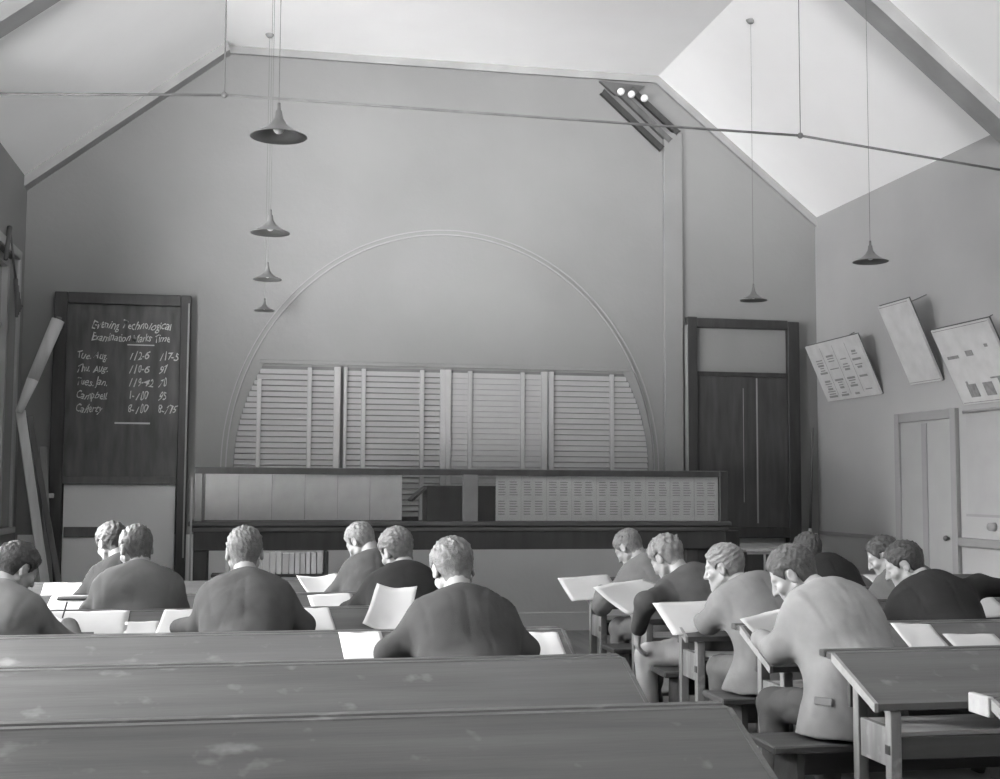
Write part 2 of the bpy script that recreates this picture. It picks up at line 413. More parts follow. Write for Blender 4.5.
for i, r in enumerate(rows):
    zz = 2.44 - i * .118
    text_mesh(bm, r[0], -1.56, ty, zz, .095, .35, .72); text_mesh(bm, r[1], -1.12, ty, zz, .105, .35, .72); text_mesh(bm, r[2], -.86, ty, zz, .100, .35, .70)
box(bm, -1.22, -.92, ty - .001, ty, 1.87, 1.885)
obj('chalk_writing', bm, M['chalk'], o)

# leaning planks and roll in the left corner
def leaner(name, a, b, w, t, m, lab, cat, rot=0):
    a = Vector(a); b = Vector(b); d = (b - a); z = d.normalized(); x = Vector((0, 1, 0)).cross(z).normalized(); y = z.cross(x)
    R = Matrix((x, y, z)).transposed() @ Matrix.Rotation(rot, 3, 'Z')
    bm = B(); obox(bm, (a + b) / 2, (w, t, d.length), R, .004)
    return tag(obj(name, bm, m, None, loc=tuple(a)), lab, cat)
leaner('plank', (-1.60, 10.92, 0.02), (-1.93, 10.97, 1.95), .075, .03, M['plank'], 'long pale plank leaning in the left corner, in front of the dark lath', 'plank', .3)
leaner('lath', (-1.50, 11.10, 0.02), (-1.90, 11.2, 1.92), .05, .02, M['dark_plank'], 'long dark lath leaning in the left corner behind the pale plank', 'lath', .3)
leaner('plank', (-1.66, 11.22, 0.02), (-1.80, 11.33, 1.66), .06, .018, M['wall'], 'short pale plank leaning upright beside the blackboard frame', 'plank')
bm = B(); a = Vector((-1.93, 10.9, 1.93)); b = Vector((-1.66, 11.0, 2.72))
tube(bm, a, a.lerp(b, .35), .030, .048, 16); tube(bm, a.lerp(b, .35), b, .048, .055, 16)
o = thing('rolled_chart', 'pale rolled chart slanting up from the window to the blackboard corner', 'chart', tuple(a)); obj('roll', bm, M['plank'], o, True)
bm = B(); tube(bm, b, b + (b - a).normalized() * .03, .022, .022, 12); obj('roller_end', bm, M['dark_plank'], o, True)
bm = B(); tube(bm, (-1.95, 11.45, 2.80), (-1.62, 11.40, 1.0), .006); 
bm.free()
bm = B(); box(bm, -1.80, -1.70, 11.30, YB - .13, 1.22, 1.26, .005); tag(obj('peg', bm, M['plank'], None, loc=(-1.72, 11.3, 1.2)), 'small pale wooden peg sticking out beside the leaning planks', 'peg')
# dark cloths hanging at the window head
bm = B()
for i in range(5):
    tube(bm, (XL + .03, 10.95 + .05 * i, 3.05 - .05 * i), (XL + .06, 10.88 + .05 * i, 2.72 + .03 * i), .018, .012)
tube(bm, (XL + .03, 10.62, 3.42), (XL + .05, 10.4, 3.12), .022, .016); tube(bm, (XL + .03, 10.95, 3.05), (XL + .03, 10.62, 3.42), .01)
tag(obj('blind_cloth', bm, M['dark_plank'], None, True, loc=(XL + .03, 10.9, 3.0)), 'bunched dark cloth hanging at the top of the left window frame', 'cloth')

# ------------------------------------------------------------------ long glazed display stand
yd = 9.6
ds = thing('display_stand', 'long counter with a framed screen of pinned sheets before the back wall', 'display stand', (1.65, yd, 0))
bm = B(); box(bm, -.44, 3.74, yd - .02, yd + .02, 1.435, 1.475, .004); obj('top_rail', bm, M['dark_plank'], ds)
bm = B(); box(bm, -.44, -.385, yd - .02, yd + .02, 1.07, 1.435, .004); obj('end_post', bm, M['trim'], ds)
bm = B(); box(bm, 3.68, 3.74, yd - .022, yd + .02, 1.07, 1.435, .004); obj('end_post', bm, M['trim'], ds)
bm = B(); box(bm, 1.58, 1.70, yd - .025, yd + .02, 1.07, 1.435, .004); obj('centre_post', bm, M['post'], ds)
bm = B(); box(bm, 3.675, 3.745, yd - .03, yd + .01, 1.05, 1.475, .004); box(bm, -.44, 3.74, yd - .024, yd - .019, 1.425, 1.47); obj('dark_edge', bm, M['black_frame'], ds)
bm = B(); box(bm, -.48, 3.76, yd - .06, yd + .42, 1.035, 1.07, .006); box(bm, -.46, 3.74, yd - .045, yd + .40, .995, 1.03, .004); obj('counter_top', bm, M['wood_dark'], ds)
bm = B(); box(bm, -.44, 3.72, yd - .03, yd, .855, .995, .003); obj('apron', bm, M['black_frame'], ds)
for x in (-.44, 3.4):
    for y in (yd + .002, yd + .33):
        bm = B(); box(bm, x, x + .1, y, y + .06, 0, .993, .004); obj('leg', bm, M['black_frame'], ds)
bm = B(); box(bm, 3.42, 3.86, yd + .02, yd + .38, 0.02, .995, .006); obj('cupboard', bm, M['black_frame'], ds)
bm = B(); box(bm, -.385, 1.58, yd - .003, yd, 1.07, 1.435); box(bm, 1.70, 3.68, yd - .003, yd, 1.07, 1.435); obj('glass', bm, M['glass'], ds)
bm = B(); box(bm, -.465, -.45, yd - .07, yd - .058, .42, 1.40); obj('edge_strip', bm, M['trim'], ds)
sid = 0
x = -.365
for k in range(6):
    w = .246
    bm = B(); obox(bm, (x + w / 2, yd + .012, 1.252), (w - .004, .003, .345), Matrix.Rotation(.003 * (-1) ** k, 3, 'Y'))
    tag(obj('pinned_sheet', bm, M['paper_grey'], None, loc=(x + w / 2, yd + .01, 1.08)), 'blank grey sheet number %s from the left end of the display screen' % ['one', 'two', 'three', 'four', 'five', 'six'][k], 'sheet', 'blank sheets at the left of the display')
    x += w
x = 1.845
for k in range(9):
    w = .2035
    o = thing('printed_sheet', (['%s printed sheet from the centre post, right half of the display screen' % q for q in ('first', 'second', 'third', 'fourth', 'fifth', 'sixth', 'seventh', 'eighth')] + ['rightmost printed sheet on the display screen'])[k], 'sheet', (x + w / 2, yd + .012, 1.08), 'printed sheets at the right of the display')
    bm = B(); box(bm, x, x + w - .003, yd + .010, yd + .013, 1.075, 1.43); obj('page', bm, M['paper_grey'], o)
    bm = B()
    for c in range(2):
        xx = x + .02 + c * .09
        for r in range(2):
            for q in range(6):
                l = .065 * random.uniform(.75, 1)
                zz = 1.38 - r * .15 - q * .02
                box(bm, xx, xx + l, yd + .0085, yd + .0098, zz - .007, zz)
    obj('print', bm, M['trim'], o); x += w
# lectern box on the counter, seen through the screen
o = thing('lectern_box', 'dark writing box with a slanted lid flap standing on the counter behind the screen', 'box', (1.6, yd + .15, 1.07))
bm = B(); box(bm, 1.31, 1.86, yd + .06, yd + .32, 1.07, 1.345, .004); obj('case', bm, M['black_frame'], o)
bm = B(); prism(bm, [(1.30, 1.335), (1.19, 1.235), (1.20, 1.222), (1.31, 1.318)], 'y', yd + .06, yd + .32); obj('lid_flap', bm, M['wood_dark'], o)
bm = B(); box(bm, 1.12, 1.25, yd + .08, yd + .16, 1.07, 1.105, .004); tag(obj('small_box', bm, M['black_frame'], None, loc=(1.18, yd + .1, 1.07)), 'small flat dark box on the counter left of the lectern box', 'box')
bm = B(); tube(bm, (.80, yd + .1, 1.07), (.80, yd + .1, 1.13), .009, .006, 12); tag(obj('ink_bottle', bm, M['black_frame'], None, loc=(.8, yd + .1, 1.07)), 'tiny dark bottle standing on the counter left of the small flat box', 'bottle')

# book rack behind the left boys
o = thing('book_rack', 'low dark rack holding a row of pale books under the counter', 'rack', (.2, 9.5, 0))
bm = B(); box(bm, -.3, .54, 9.3, 9.54, .675, .695, .003); obj('shelf', bm, M['black_frame'], o)
bm = B(); box(bm, .515, .54, 9.3, 9.54, .695, .86, .003); obj('end_board', bm, M['black_frame'], o)
for xx in (-.26, .33, .43):
    bm = B(); box(bm, xx, xx + .04, 9.4, 9.44, 0, .675, .003); obj('leg', bm, M['black_frame'], o)
x = -.20; k = 0
while x < .50:
    w = random.uniform(.035, .055); w = min(w, .512 - x)
    h = random.uniform(.145, .16)
    o = thing('book', 'pale book standing in the row on the low rack under the counter', 'book', (x, 9.4, .695), 'pale books in the low rack')
    bm = B(); box(bm, x, x + w - .006, 9.33, 9.50, .696, .696 + h, .002); obj('cover', bm, M['book'] if k % 3 else M['paper'], o)
    x += w; k += 1

# ------------------------------------------------------------------ right blackboard
o = thing('blackboard', 'tall dark blackboard with a pale upper panel in a black frame at right', 'blackboard', (4.62, YB - .1, 0))
bm = B(); yy = YB - .13
box(bm, 4.05, 4.15, yy, YB - .06, 0, 2.98, .006); box(bm, 5.08, 5.20, yy, YB - .014, 0, 2.96, .006); box(bm, 4.15, 5.08, yy, YB - .014, 2.88, 2.97, .006); box(bm, 4.15, 5.08, yy, YB - .014, .86, .96, .006)
obj('frame', bm, M['black_frame'], o)
bm = B(); box(bm, 4.15, 5.08, yy + .03, yy + .05, .96, 2.44); obj('writing_board', bm, M['board_dark'], o)
bm = B(); box(bm, 4.15, 5.08, yy + .015, yy + .03, 2.41, 2.455, .003); box(bm, 4.15, 4.17, yy + .015, yy + .03, .96, 2.41); obj('board_edge', bm, M['black_frame'], o)
bm = B(); box(bm, 4.15, 5.08, yy + .06, yy + .07, 2.455, 2.88); obj('upper_panel', bm, M['wall'], o)
bm = B(); box(bm, 4.755, 4.768, yy + .022, yy + .03, 1.0, 2.40); box(bm, 4.62, 4.625, yy + .026, yy + .03, 1.2, 2.3); obj('board_joint', bm, M['trim'], o)
bm = B(); box(bm, 4.045, 4.053, yy - .004, YB - .06, 0.9, 2.9); obj('edge_strip', bm, M['trim'], o)
# glazed cupboard under it
o = thing('small_cupboard', 'small dark cupboard with pale edges standing below the right blackboard', 'cupboard', (4.75, 10.9, 0))
bm = B(); box(bm, 4.38, 5.02, 10.75, 11.1, 0, .76, .006); obj('body', bm, M['black_frame'], o)
bm = B(); box(bm, 4.36, 5.04, 10.73, 11.12, .76, .785, .004); obj('top', bm, M['plank'], o)
bm = B(); box(bm, 4.54, 4.56, 10.742, 10.75, .1, .76); box(bm, 4.38, 5.02, 10.742, 10.75, .74, .76); obj('pale_edge', bm, M['paper_grey'], o)

# pointer stick
bm = B(); tube(bm, (5.35, 11.42, 1.93), (5.30, 11.40, .95), .010, .014, 8); 
o = thing('pointer', 'thin wooden pointer leaning upright in the right corner by the blackboard', 'pointer', (5.3, 11.4, .02))
obj('shaft', bm, M['dark_plank'], o, True)
bm = B(); tube(bm, (5.30, 11.40, .95), (5.26, 11.36, 0.02), .018, .02, 8); obj('handle', bm, M['plank'], o, True)

# ------------------------------------------------------------------ tilted pictures on the right wall
def tilted(y0, y1, zb, zt, out, label, style):
    """board hung with its foot on the wall and its head leaning out"""
    o = thing('tilted_picture', label, 'picture', (XR, (y0 + y1) / 2, zb), 'pictures leaning out from the right wall')
    a = Vector((XR - .012, 0, zb)); b = Vector((XR - out, 0, zt)); d = (b - a); L_ = d.length; z = d.normalized()
    y = Vector((0, -1, 0)); x = y.cross(z)         # x = normal pointing out to the room side
    if x.x > 0: x = -x; y = -y
    R = Matrix((x, y, z)).transposed(); c = (a + b) / 2 + Vector((0, (y0 + y1) / 2, 0))
    W = abs(y1 - y0)
    def P(u, v, n): return a + Vector((0, (y0 + y1) / 2 - u, 0)) + z * (v * L_) + x * n   # u>0 nearer camera
    bm = B(); obox(bm, c, (.022, W, L_), R, .003); obj('mount', bm, M['paper_grey'] if style != 1 else M['paper_grey'], o)
    bm = B(); obox(bm, c - x * .012, (.006, W + .02, L_ + .02), R); obj('back_board', bm, M['dark_plank'], o)
    bm = B()
    if style == 0:
        for iy in range(4):
            for iz in range(2):
                for q in range(7):
                    u = (iy - 1.5) * W * .23; v = .76 - iz * .42 - q * .045
                    l = W * .17 * random.uniform(.4, 1)
                    if random.random() < .8: obox(bm, P(u, v, .0125), (.003, l, .010 if q % 3 else .02), R)
        for u in (-.0, .24, -.24): obox(bm, P(u * W, .5, .0122), (.002, .003, L_ * .85), R)
    if style == 2:
        for u, v, w_, h_ in [(-.22, .17, .16, .17), (.06, .17, .16, .17), (.34, .20, .16, .2), (-.28, .27, .03, .05)]: obox(bm, P(u * W, v, .0125), (.003, w_ * W, h_ * L_), R)
        for u, v, w_, h_ in [(-.32, .62, .2, .04), (-.02, .64, .12, .07), (.25, .3, .2, .02), (.3, .7, .05, .04)]: obox(bm, P(u * W, v, .0125), (.003, w_ * W, h_ * L_), R)
    if style: 
        for v in (.02, .98): obox(bm, P(0, v, .0122), (.002, W * .97, .005), R)
    obj('print', bm, M['trim'] if style == 0 else (M['trim'] if style == 1 else M['print']), o)
    bm = B(); e = P(0, .93, -.01); tube(bm, (e.x, e.y, e.z), (XR, e.y, e.z + .12), .004); obj('hanging_wire', bm, M['iron'], o)
tilted(10.18, 11.22, 2.18, 2.70, .24, 'wide picture of printed columns leaning out from the right wall nearest the blackboard', 0)
tilted(9.18, 9.66, 2.22, 2.87, .30, 'narrow blank sheet board leaning out from the right wall between two wider pictures', 1)
tilted(8.10, 8.86, 2.00, 2.57, .28, 'picture with three dark illustrations leaning out from the right wall at the photo edge', 2)

# hanging map
o = thing('wall_map', 'pale hanging map with rollers on the right wall beside the door', 'map', (XR, 8.5, .9))
bm = B(); box(bm, XR - .02, XR - .014, 7.9, 8.84, 1.14, 1.93); obj('sheet', bm, M['door'], o)
bm = B(); tube(bm, (XR - .03, 7.88, 1.94), (XR - .03, 8.86, 1.94), .014); obj('top_roller', bm, M['doorshade'], o, True)
bm = B(); box(bm, XR - .025, XR - .012, 7.86, 8.86, 1.13, 1.15); obj('bottom_batten', bm, M['doorshade'], o)
bm = B(); box(bm, XR - .06, XR, 7.7, 8.93, .90, .965, .005); tag(obj('wall_rail', bm, M['trim'], None, loc=(XR, 8.4, .9)), 'painted horizontal coat rail on the right wall beneath the map', 'rail')
bm = B(); tube(bm, (XR - .05, 8.52, 1.06), (XR + .01, 8.52, 1.06), .03, .035, 14); tag(obj('coat_hook', bm, M['rib'], None, True, loc=(XR, 8.52, 1.06)), 'round grey hook on the right wall just below the map', 'knob')

# ------------------------------------------------------------------ desks and benches
LZ, FZ, RUN = .76, .632, .31      # pen ledge height, front edge height, depth of the slope
ROWS = [3.32, 4.31, 5.17, 6.17, 6.97, 7.88]
LX0, LX1, RX0, RX1 = -1.45, 1.265, 2.03, 4.85
def slope_z(yn, y): return LZ - .004 - (yn - .1 - y) * (LZ - .004 - FZ) / RUN
def desk(x0, x1, yn, label, group, cap=False):
    o = thing('school_desk', label, 'desk', ((x0 + x1) / 2, yn - .3, 0), group)
    bm = B(); s = (LZ - .004 - FZ) / RUN
    prism(bm, [(yn - .1 - RUN, FZ), (yn - .1, LZ - .004), (yn - .1, LZ - .028), (yn - .1 - RUN, FZ - .022)], 'x', x0 + .014, x1 - .014); obj('desk_top', bm, M['wood'], o)
    bm = B(); box(bm, x0, x1, yn - .044, yn, LZ - .024, LZ + .002, .004); box(bm, x0, x1, yn - .1, yn - .058, LZ - .024, LZ, .004); obj('pen_ledge', bm, M['wood'] if not cap else M['wood_dark'], o)
    bm = B(); box(bm, x0 + .02, x1 - .02, yn - .060, yn - .042, LZ - .024, LZ - .010); obj('pen_groove', bm, M['black_frame'], o)
    for xx in ((x0, x0 + .014), (x1 - .014, x1)):
        bm = B(); prism(bm, [(yn - .415, FZ + .003), (yn - .1, LZ + .001), (yn - .1, LZ - .03), (yn - .415, FZ - .026)], 'x', *xx)
        obj('edge_strip', bm, M['wood'] if x0 < 0 else M['wood_edge'], o)
    bm = B(); box(bm, x0 + .09, x1 - .09, yn - .062, yn - .04, LZ - .20, LZ - .024, .002); obj('apron', bm, M['wood_dark'], o)
    bm = B(); box(bm, x0 + .11, x1 - .11, yn - .33, yn - .06, .505, .522, .002); obj('shelf', bm, M['shelf'], o)
    bm = B(); box(bm, x0 + .11, x1 - .11, yn - .34, yn - .32, .43, .505, .002); obj('shelf_rail', bm, M['wood_dark'], o)
    n = 3
    for i in range(n):
        fx = x0 + .065 + (x1 - x0 - .13 - .04) * i / (n - 1)
        out = -1 if i == 0 else 1
        for yy in (yn - .40, yn - .17):
            bm = B(); box(bm, fx, fx + .04, yy, yy + .04, 0.0, slope_z(yn, yy) - .03, .003); obj('leg', bm, M['wood_frame'], o)
        bm = B(); q = yn - .36; r = yn - .17
        box(bm, fx + .008, fx + .032, q, r, .415, .545, .002); obj('side_panel', bm, M['wood_frame'], o); bm = B()
        prism(bm, [(q, slope_z(yn, q) - .032), (r, slope_z(yn, r) - .032), (r, slope_z(yn, r) - .065), (q, slope_z(yn, q) - .065)], 'x', fx + .008, fx + .032)
        obj('top_rail', bm, M['wood_frame'], o); bm = B(); box(bm, fx + .008, fx + .032, q, r, .07, .115, .002)
        obj('side_rail', bm, M['wood_frame'], o)
        bm = B(); box(bm, fx + (-.003 if out < 0 else .038), fx + (.002 if out < 0 else .043), yn - .395, yn - .365, .46, .49); obj('mortise', bm, M['black_frame'], o)
    bm = B(); box(bm, x0 + .1, x1 - .1, yn - .31, yn - .26, .045, .068, .003); obj('foot_rail', bm, M['wood_frame'], o)
    if cap:
        bm = B(); box(bm, x0 - .008, x0 + .012, yn - .10, yn + .002, LZ - .05, LZ + .006, .003); obj('end_cap', bm, M['shelf'], o)
    return o
LL = ['nearest long empty desk across the bottom left, with scratched sloping top', 'second long empty desk from the front in the left block', 'third long desk of the left block, where the fair haired boy in the middle writes',
      'fourth long desk of the left block, used by the boy squarely from behind', 'fifth long desk of the left block, going back', 'farthest long desk of the left block']
RL = ['nearest desk at the right edge of the photo, with a pale end cap', 'empty desk with open end frame in the lower right corner', 'desk the boy in the pale jacket leans on, right of the aisle',
      'desk with a large sheet overhanging its end, third from the back on the right', 'second farthest desk of the right block beside the aisle', 'farthest desk of the right block beside the aisle']
for i, yn in enumerate(ROWS):
    desk(LX0, LX1, yn, LL[i], 'long desks left of the aisle')
    desk(RX0, RX1, yn, RL[i], 'desks right of the aisle', cap=(i == 0))
def bench(x0, x1, yc, label, group, w=.26):
    o = thing('bench', label, 'bench', ((x0 + x1) / 2, yc, 0), group)
    bm = B(); box(bm, x0, x1, yc - w / 2, yc + w / 2, .383, .412, .006); obj('seat', bm, M['wood_dark'], o)
    bm = B(); box(bm, x0 + .12, x1 - .12, yc - .012, yc + .012, .28, .383, .002); obj('stretcher', bm, M['wood_dark'], o)
    for xx in (x0 + .10, (x0 + x1) / 2, x1 - .13):
        bm = B(); prism(bm, [(yc - .12, 0), (yc - .05, 0), (yc, .09), (yc + .05, 0), (yc + .12, 0), (yc + .10, .383), (yc - .10, .383)], 'x', xx, xx + .028); obj('leg', bm, M['wood_dark'], o)
BL = ['backless bench behind the empty second desk, left block', 'bench the fair haired boy in the middle sits on', 'bench under the boy seen squarely from behind at centre left', 'bench of the fourth seated row, left block', 'farthest bench of the left block']
BR = ['bench with its dark end showing behind the empty lower right desk', 'bench the boy in the pale jacket sits on, its end jutting into the aisle', 'bench of the second seated row, right block', 'bench of the third seated row, right block', 'farthest bench of the right block']
for i, yn in enumerate(ROWS[1:]):
    bench(LX0 + .1, LX1 - .12, yn - .715, BL[i], 'benches left of the aisle')
    bench(RX0 - (.17 if i == 1 else -.02), RX1 - .1, yn - .715, BR[i], 'benches right of the aisle')
# ------------------------------------------------------------------ figures: signed distance fields turned into one continuous mesh
class Field:
    def __init__(s, lo, hi, h):
        s.lo = np.array(lo, float); s.h = h
        s.n = (np.ceil((np.array(hi, float) - s.lo) / h).astype(int) + 1)
        s.F = np.full(tuple(s.n), 1.0, np.float32)
    def grid(s, a, b):
        i0 = np.maximum(np.floor((a - s.lo) / s.h).astype(int), 0); i1 = np.minimum(np.ceil((b - s.lo) / s.h).astype(int) + 1, s.n)
        if np.any(i1 <= i0): return None
        sl = tuple(slice(i0[k], i1[k]) for k in range(3))
        ax = [(s.lo[k] + s.h * np.arange(i0[k], i1[k])).astype(np.float32) for k in range(3)]
        return sl, (ax[0][:, None, None], ax[1][None, :, None], ax[2][None, None, :])
    def comb(s, sl, d, k, sub=False):
        A = s.F[sl]
        if sub:
            d = -d
            if k > 0:
                hh = np.maximum(k - np.abs(A - d), 0) / k; s.F[sl] = np.maximum(A, d) + hh * hh * k * .25
            else: s.F[sl] = np.maximum(A, d)
        else:
            if k > 0:
                hh = np.maximum(k - np.abs(A - d), 0) / k; s.F[sl] = np.minimum(A, d) - hh * hh * k * .25
            else: s.F[sl] = np.minimum(A, d)
    def cone(s, a, b, ra, rb=None, k=.02, sub=False):
        rb = ra if rb is None else rb; a = np.array(a, float); b = np.array(b, float)
        m = max(ra, rb) + k + 3 * s.h
        g = s.grid(np.minimum(a, b) - m, np.maximum(a, b) + m)
        if g is None: return
        sl, (X, Y, Z) = g; d = b - a; L2 = float(d @ d) + 1e-12
        t = np.clip(((X - a[0]) * d[0] + (Y - a[1]) * d[1] + (Z - a[2]) * d[2]) / L2, 0, 1)
        D = np.sqrt((X - a[0] - t * d[0]) ** 2 + (Y - a[1] - t * d[1]) ** 2 + (Z - a[2] - t * d[2]) ** 2) - (ra + t * (rb - ra))
        s.comb(sl, D, k, sub)
    def ell(s, c, r, R=None, k=.02, sub=False):
        c = np.array(c, float); r = np.array(r, float); m = r.max() + k + 3 * s.h
        g = s.grid(c - m, c + m)
        if g is None: return
        sl, (X, Y, Z) = g; X = X - c[0]; Y = Y - c[1]; Z = Z - c[2]
        if R is not None:
            R = np.array(R); X, Y, Z = (R[0, 0] * X + R[1, 0] * Y + R[2, 0] * Z, R[0, 1] * X + R[1, 1] * Y + R[2, 1] * Z, R[0, 2] * X + R[1, 2] * Y + R[2, 2] * Z)
        k0 = np.sqrt((X / r[0]) ** 2 + (Y / r[1]) ** 2 + (Z / r[2]) ** 2); k1 = np.sqrt((X / r[0] ** 2) ** 2 + (Y / r[1] ** 2) ** 2 + (Z / r[2] ** 2) ** 2) + 1e-9
        s.comb(sl, k0 * (k0 - 1) / k1, k, sub)
    def noise(s, amp, wl, seed, n=7, squash=(1, 1, 1)):
        rs = np.random.RandomState(seed)
        X, Y, Z = [s.lo[k] + s.h * np.arange(s.n[k]) for k in range(3)]
        N_ = 0
        for i in range(n):
            v = rs.normal(size=3) * np.array(squash); v /= np.linalg.norm(v); w = 2 * PI / (wl * rs.uniform(.6, 1.5)); p = rs.uniform(0, 6.28)
            v = v * w
            N_ = N_ + np.sin((X[:, None, None] * v[0] + Y[None, :, None] * v[1] + Z[None, None, :] * v[2] + p)).astype(np.float32)
        s.F += (amp / math.sqrt(n)) * N_
    def blur(s, r=1, it=2):
        for _ in range(it):
            for ax in range(3):
                A = s.F; B_ = A.copy(); c = 1
                for q in range(1, r + 1): B_ += np.roll(A, q, ax) + np.roll(A, -q, ax); c += 2
                s.F = B_ / c
    def creases(s, amp, wl, seed, n=5):
        """sharp narrow valleys with broad rolls between, like pulled cloth"""
        rs = np.random.RandomState(seed)
        X, Y, Z = [(s.lo[k] + s.h * np.arange(s.n[k])).astype(np.float32) for k in range(3)]
        X = X[:, None, None]; Y = Y[None, :, None]; Z = Z[None, None, :]
        W_ = np.sin(X * 23 + seed) * .6 + np.sin(Y * 19 + 2 * seed) * .6 + np.sin(Z * 17 + seed * 3) * .6
        for i in range(n):
            v = rs.normal(size=3); v /= np.linalg.norm(v); w = PI / (wl * rs.uniform(.8, 1.7))
            u = np.abs(np.sin((X * v[0] + Y * v[1] + Z * v[2]) * w + W_ * 1.3 + rs.uniform(0, 6)))
            g = .5 + .5 * np.sin(X * rs.uniform(-16, 16) + Y * rs.uniform(-16, 16) + Z * rs.uniform(-16, 16) + rs.uniform(0, 6))
            s.F += amp * g * np.exp(-u * 5)
    def mesh(s, name, origin):
        F = s.F; I = F < 0
        c = np.zeros(tuple(s.n - 1), np.int8)
        offs = [(i, j, k) for i in (0, 1) for j in (0, 1) for k in (0, 1)]
        nx, ny, nz = s.n
        for (i, j, k) in offs: c += I[i:nx - 1 + i, j:ny - 1 + j, k:nz - 1 + k]
        idx = np.argwhere((c > 0) & (c < 8))
        vid = np.full(c.shape, -1, np.int32); vid[tuple(idx.T)] = np.arange(len(idx))
        acc = np.zeros((len(idx), 3)); cnt = np.zeros(len(idx))
        for a in offs:
            for ax in range(3):
                if a[ax]: continue
                b = list(a); b[ax] = 1
                f0 = F[tuple((idx + a).T)]; f1 = F[tuple((idx + b).T)]; msk = (f0 < 0) != (f1 < 0)
                t = np.where(msk, f0 / np.where(msk, f0 - f1, 1), 0)
                P = np.array(a)[None, :] + np.zeros((len(idx), 3)); P[:, ax] += t
                acc[msk] += P[msk]; cnt[msk] += 1
        V = (idx + acc / cnt[:, None]) * s.h + s.lo - np.array(origin)
        Q = []
        for ax in range(3):
            b, c_ = (ax + 1) % 3, (ax + 2) % 3
            sa = [slice(None)] * 3; sb = [slice(None)] * 3; sa[ax] = slice(0, s.n[ax] - 1); sb[ax] = slice(1, s.n[ax])
            ch = I[tuple(sa)] != I[tuple(sb)]
            e = np.argwhere(ch); e = e[(e[:, b] > 0) & (e[:, c_] > 0) & (e[:, b] < s.n[b] - 1) & (e[:, c_] < s.n[c_] - 1)]
            if not len(e): continue
            ub = np.zeros(3, int); ub[b] = 1; uc = np.zeros(3, int); uc[c_] = 1
            q = np.stack([vid[tuple(e.T)], vid[tuple((e - ub).T)], vid[tuple((e - ub - uc).T)], vid[tuple((e - uc).T)]], 1)
            flip = ~I[tuple(e.T)]
            q[flip] = q[flip][:, ::-1]
            Q.append(q)
        Q = np.concatenate(Q); Q = Q[(Q >= 0).all(1)]
        me = bpy.data.meshes.new(name)
        me.vertices.add(len(V)); me.vertices.foreach_set('co', V.astype(np.float32).ravel())
        me.loops.add(len(Q) * 4); me.loops.foreach_set('vertex_index', Q.ravel().astype(np.int32))
        me.polygons.add(len(Q)); me.polygons.foreach_set('loop_start', (np.arange(len(Q)) * 4).astype(np.int32)); me.polygons.foreach_set('loop_total', np.full(len(Q), 4, np.int32))
        me.update(calc_edges=True); me.validate()
        me.polygons.foreach_set('use_smooth', np.ones(len(Q), bool))
        return me

def unit(v): v = np.array(v, float); return v / (np.linalg.norm(v) + 1e-9)
def Rz(a): c, s = math.cos(a), math.sin(a); return np.array([[c, -s, 0], [s, c, 0], [0, 0, 1.0]])
def Rx(a): c, s = math.cos(a), math.sin(a); return np.array([[1.0, 0, 0], [0, c, -s], [0, s, c]])
def Ry(a): c, s = math.cos(a), math.sin(a); return np.array([[c, 0, s], [0, 1.0, 0], [-s, 0, c]])
def ik(Sh, W, pole, l1=.255, l2=.235):
    d = W - Sh; L_ = np.linalg.norm(d); mx = (l1 + l2) * .985
    if L_ > mx: W = Sh + d / L_ * mx; d = W - Sh; L_ = mx
    u = d / L_; a = (l1 * l1 - l2 * l2 + L_ * L_) / (2 * L_); hgt = math.sqrt(max(l1 * l1 - a * a, 0))
    p = pole - u * (pole @ u); p = unit(p)
    return Sh + u * a + p * hgt, W

def hand(f, W, d, nrm, side, curl):
    """palm and five bent fingers; W wrist, d pointing along the hand, nrm = back of the hand, side +1 right hand"""
    d = unit(d); nrm = unit(nrm - d * (nrm @ d)); u = np.cross(d, nrm) * side      # u points to the little finger side for both hands
    for q, r in ((-.024, .013), (-.008, .014), (.008, .014), (.023, .012)):
        f.cone(W + d * .012 + u * q * .6, W + d * .078 + u * q, r, r * .85, .012)
    f.cone(W - d * .03, W + d * .01, .021, .021, .02)
    for i, (q, L_) in enumerate(((-.026, .070), (-.009, .078), (.008, .073), (.024, .058))):
        p = W + d * .080 + u * q; a = .25 + curl * .35; r = .0088
        for s_, fr in enumerate((.42, .32, .26)):
            a += curl * (.45 + .12 * i)
            dd = d * math.cos(a) - nrm * math.sin(a); p2 = p + dd * L_ * fr
            f.cone(p, p2, r, r * .92, .003); p = p2; r *= .92
    p = W + d * .022 - u * .026; dd = unit(d * .6 - u * .65 - nrm * .35); p2 = p + dd * .036
    f.cone(p, p2, .013, .010, .008); dd = unit(d * .9 - u * .05 - nrm * .4); f.cone(p2, p2 + dd * .028, .0098, .008, .004)

HAIR = {}
def hairmat(g):
    if g not in HAIR: HAIR[g] = mat('hair_%d' % int(g * 100), g, .55, .30, 40, (1, 1, 1), bump=.5, bump_scale=160, spec=.4)
    return HAIR[g]
CLOTH = {}
def clothmat(g):
    if g not in CLOTH: CLOTH[g] = mat('jacket_cloth_%d' % int(g * 100), g, .9, .12, 9, bump=.12, bump_scale=300, spec=.08, sheen=0.0)
    return CLOTH[g]

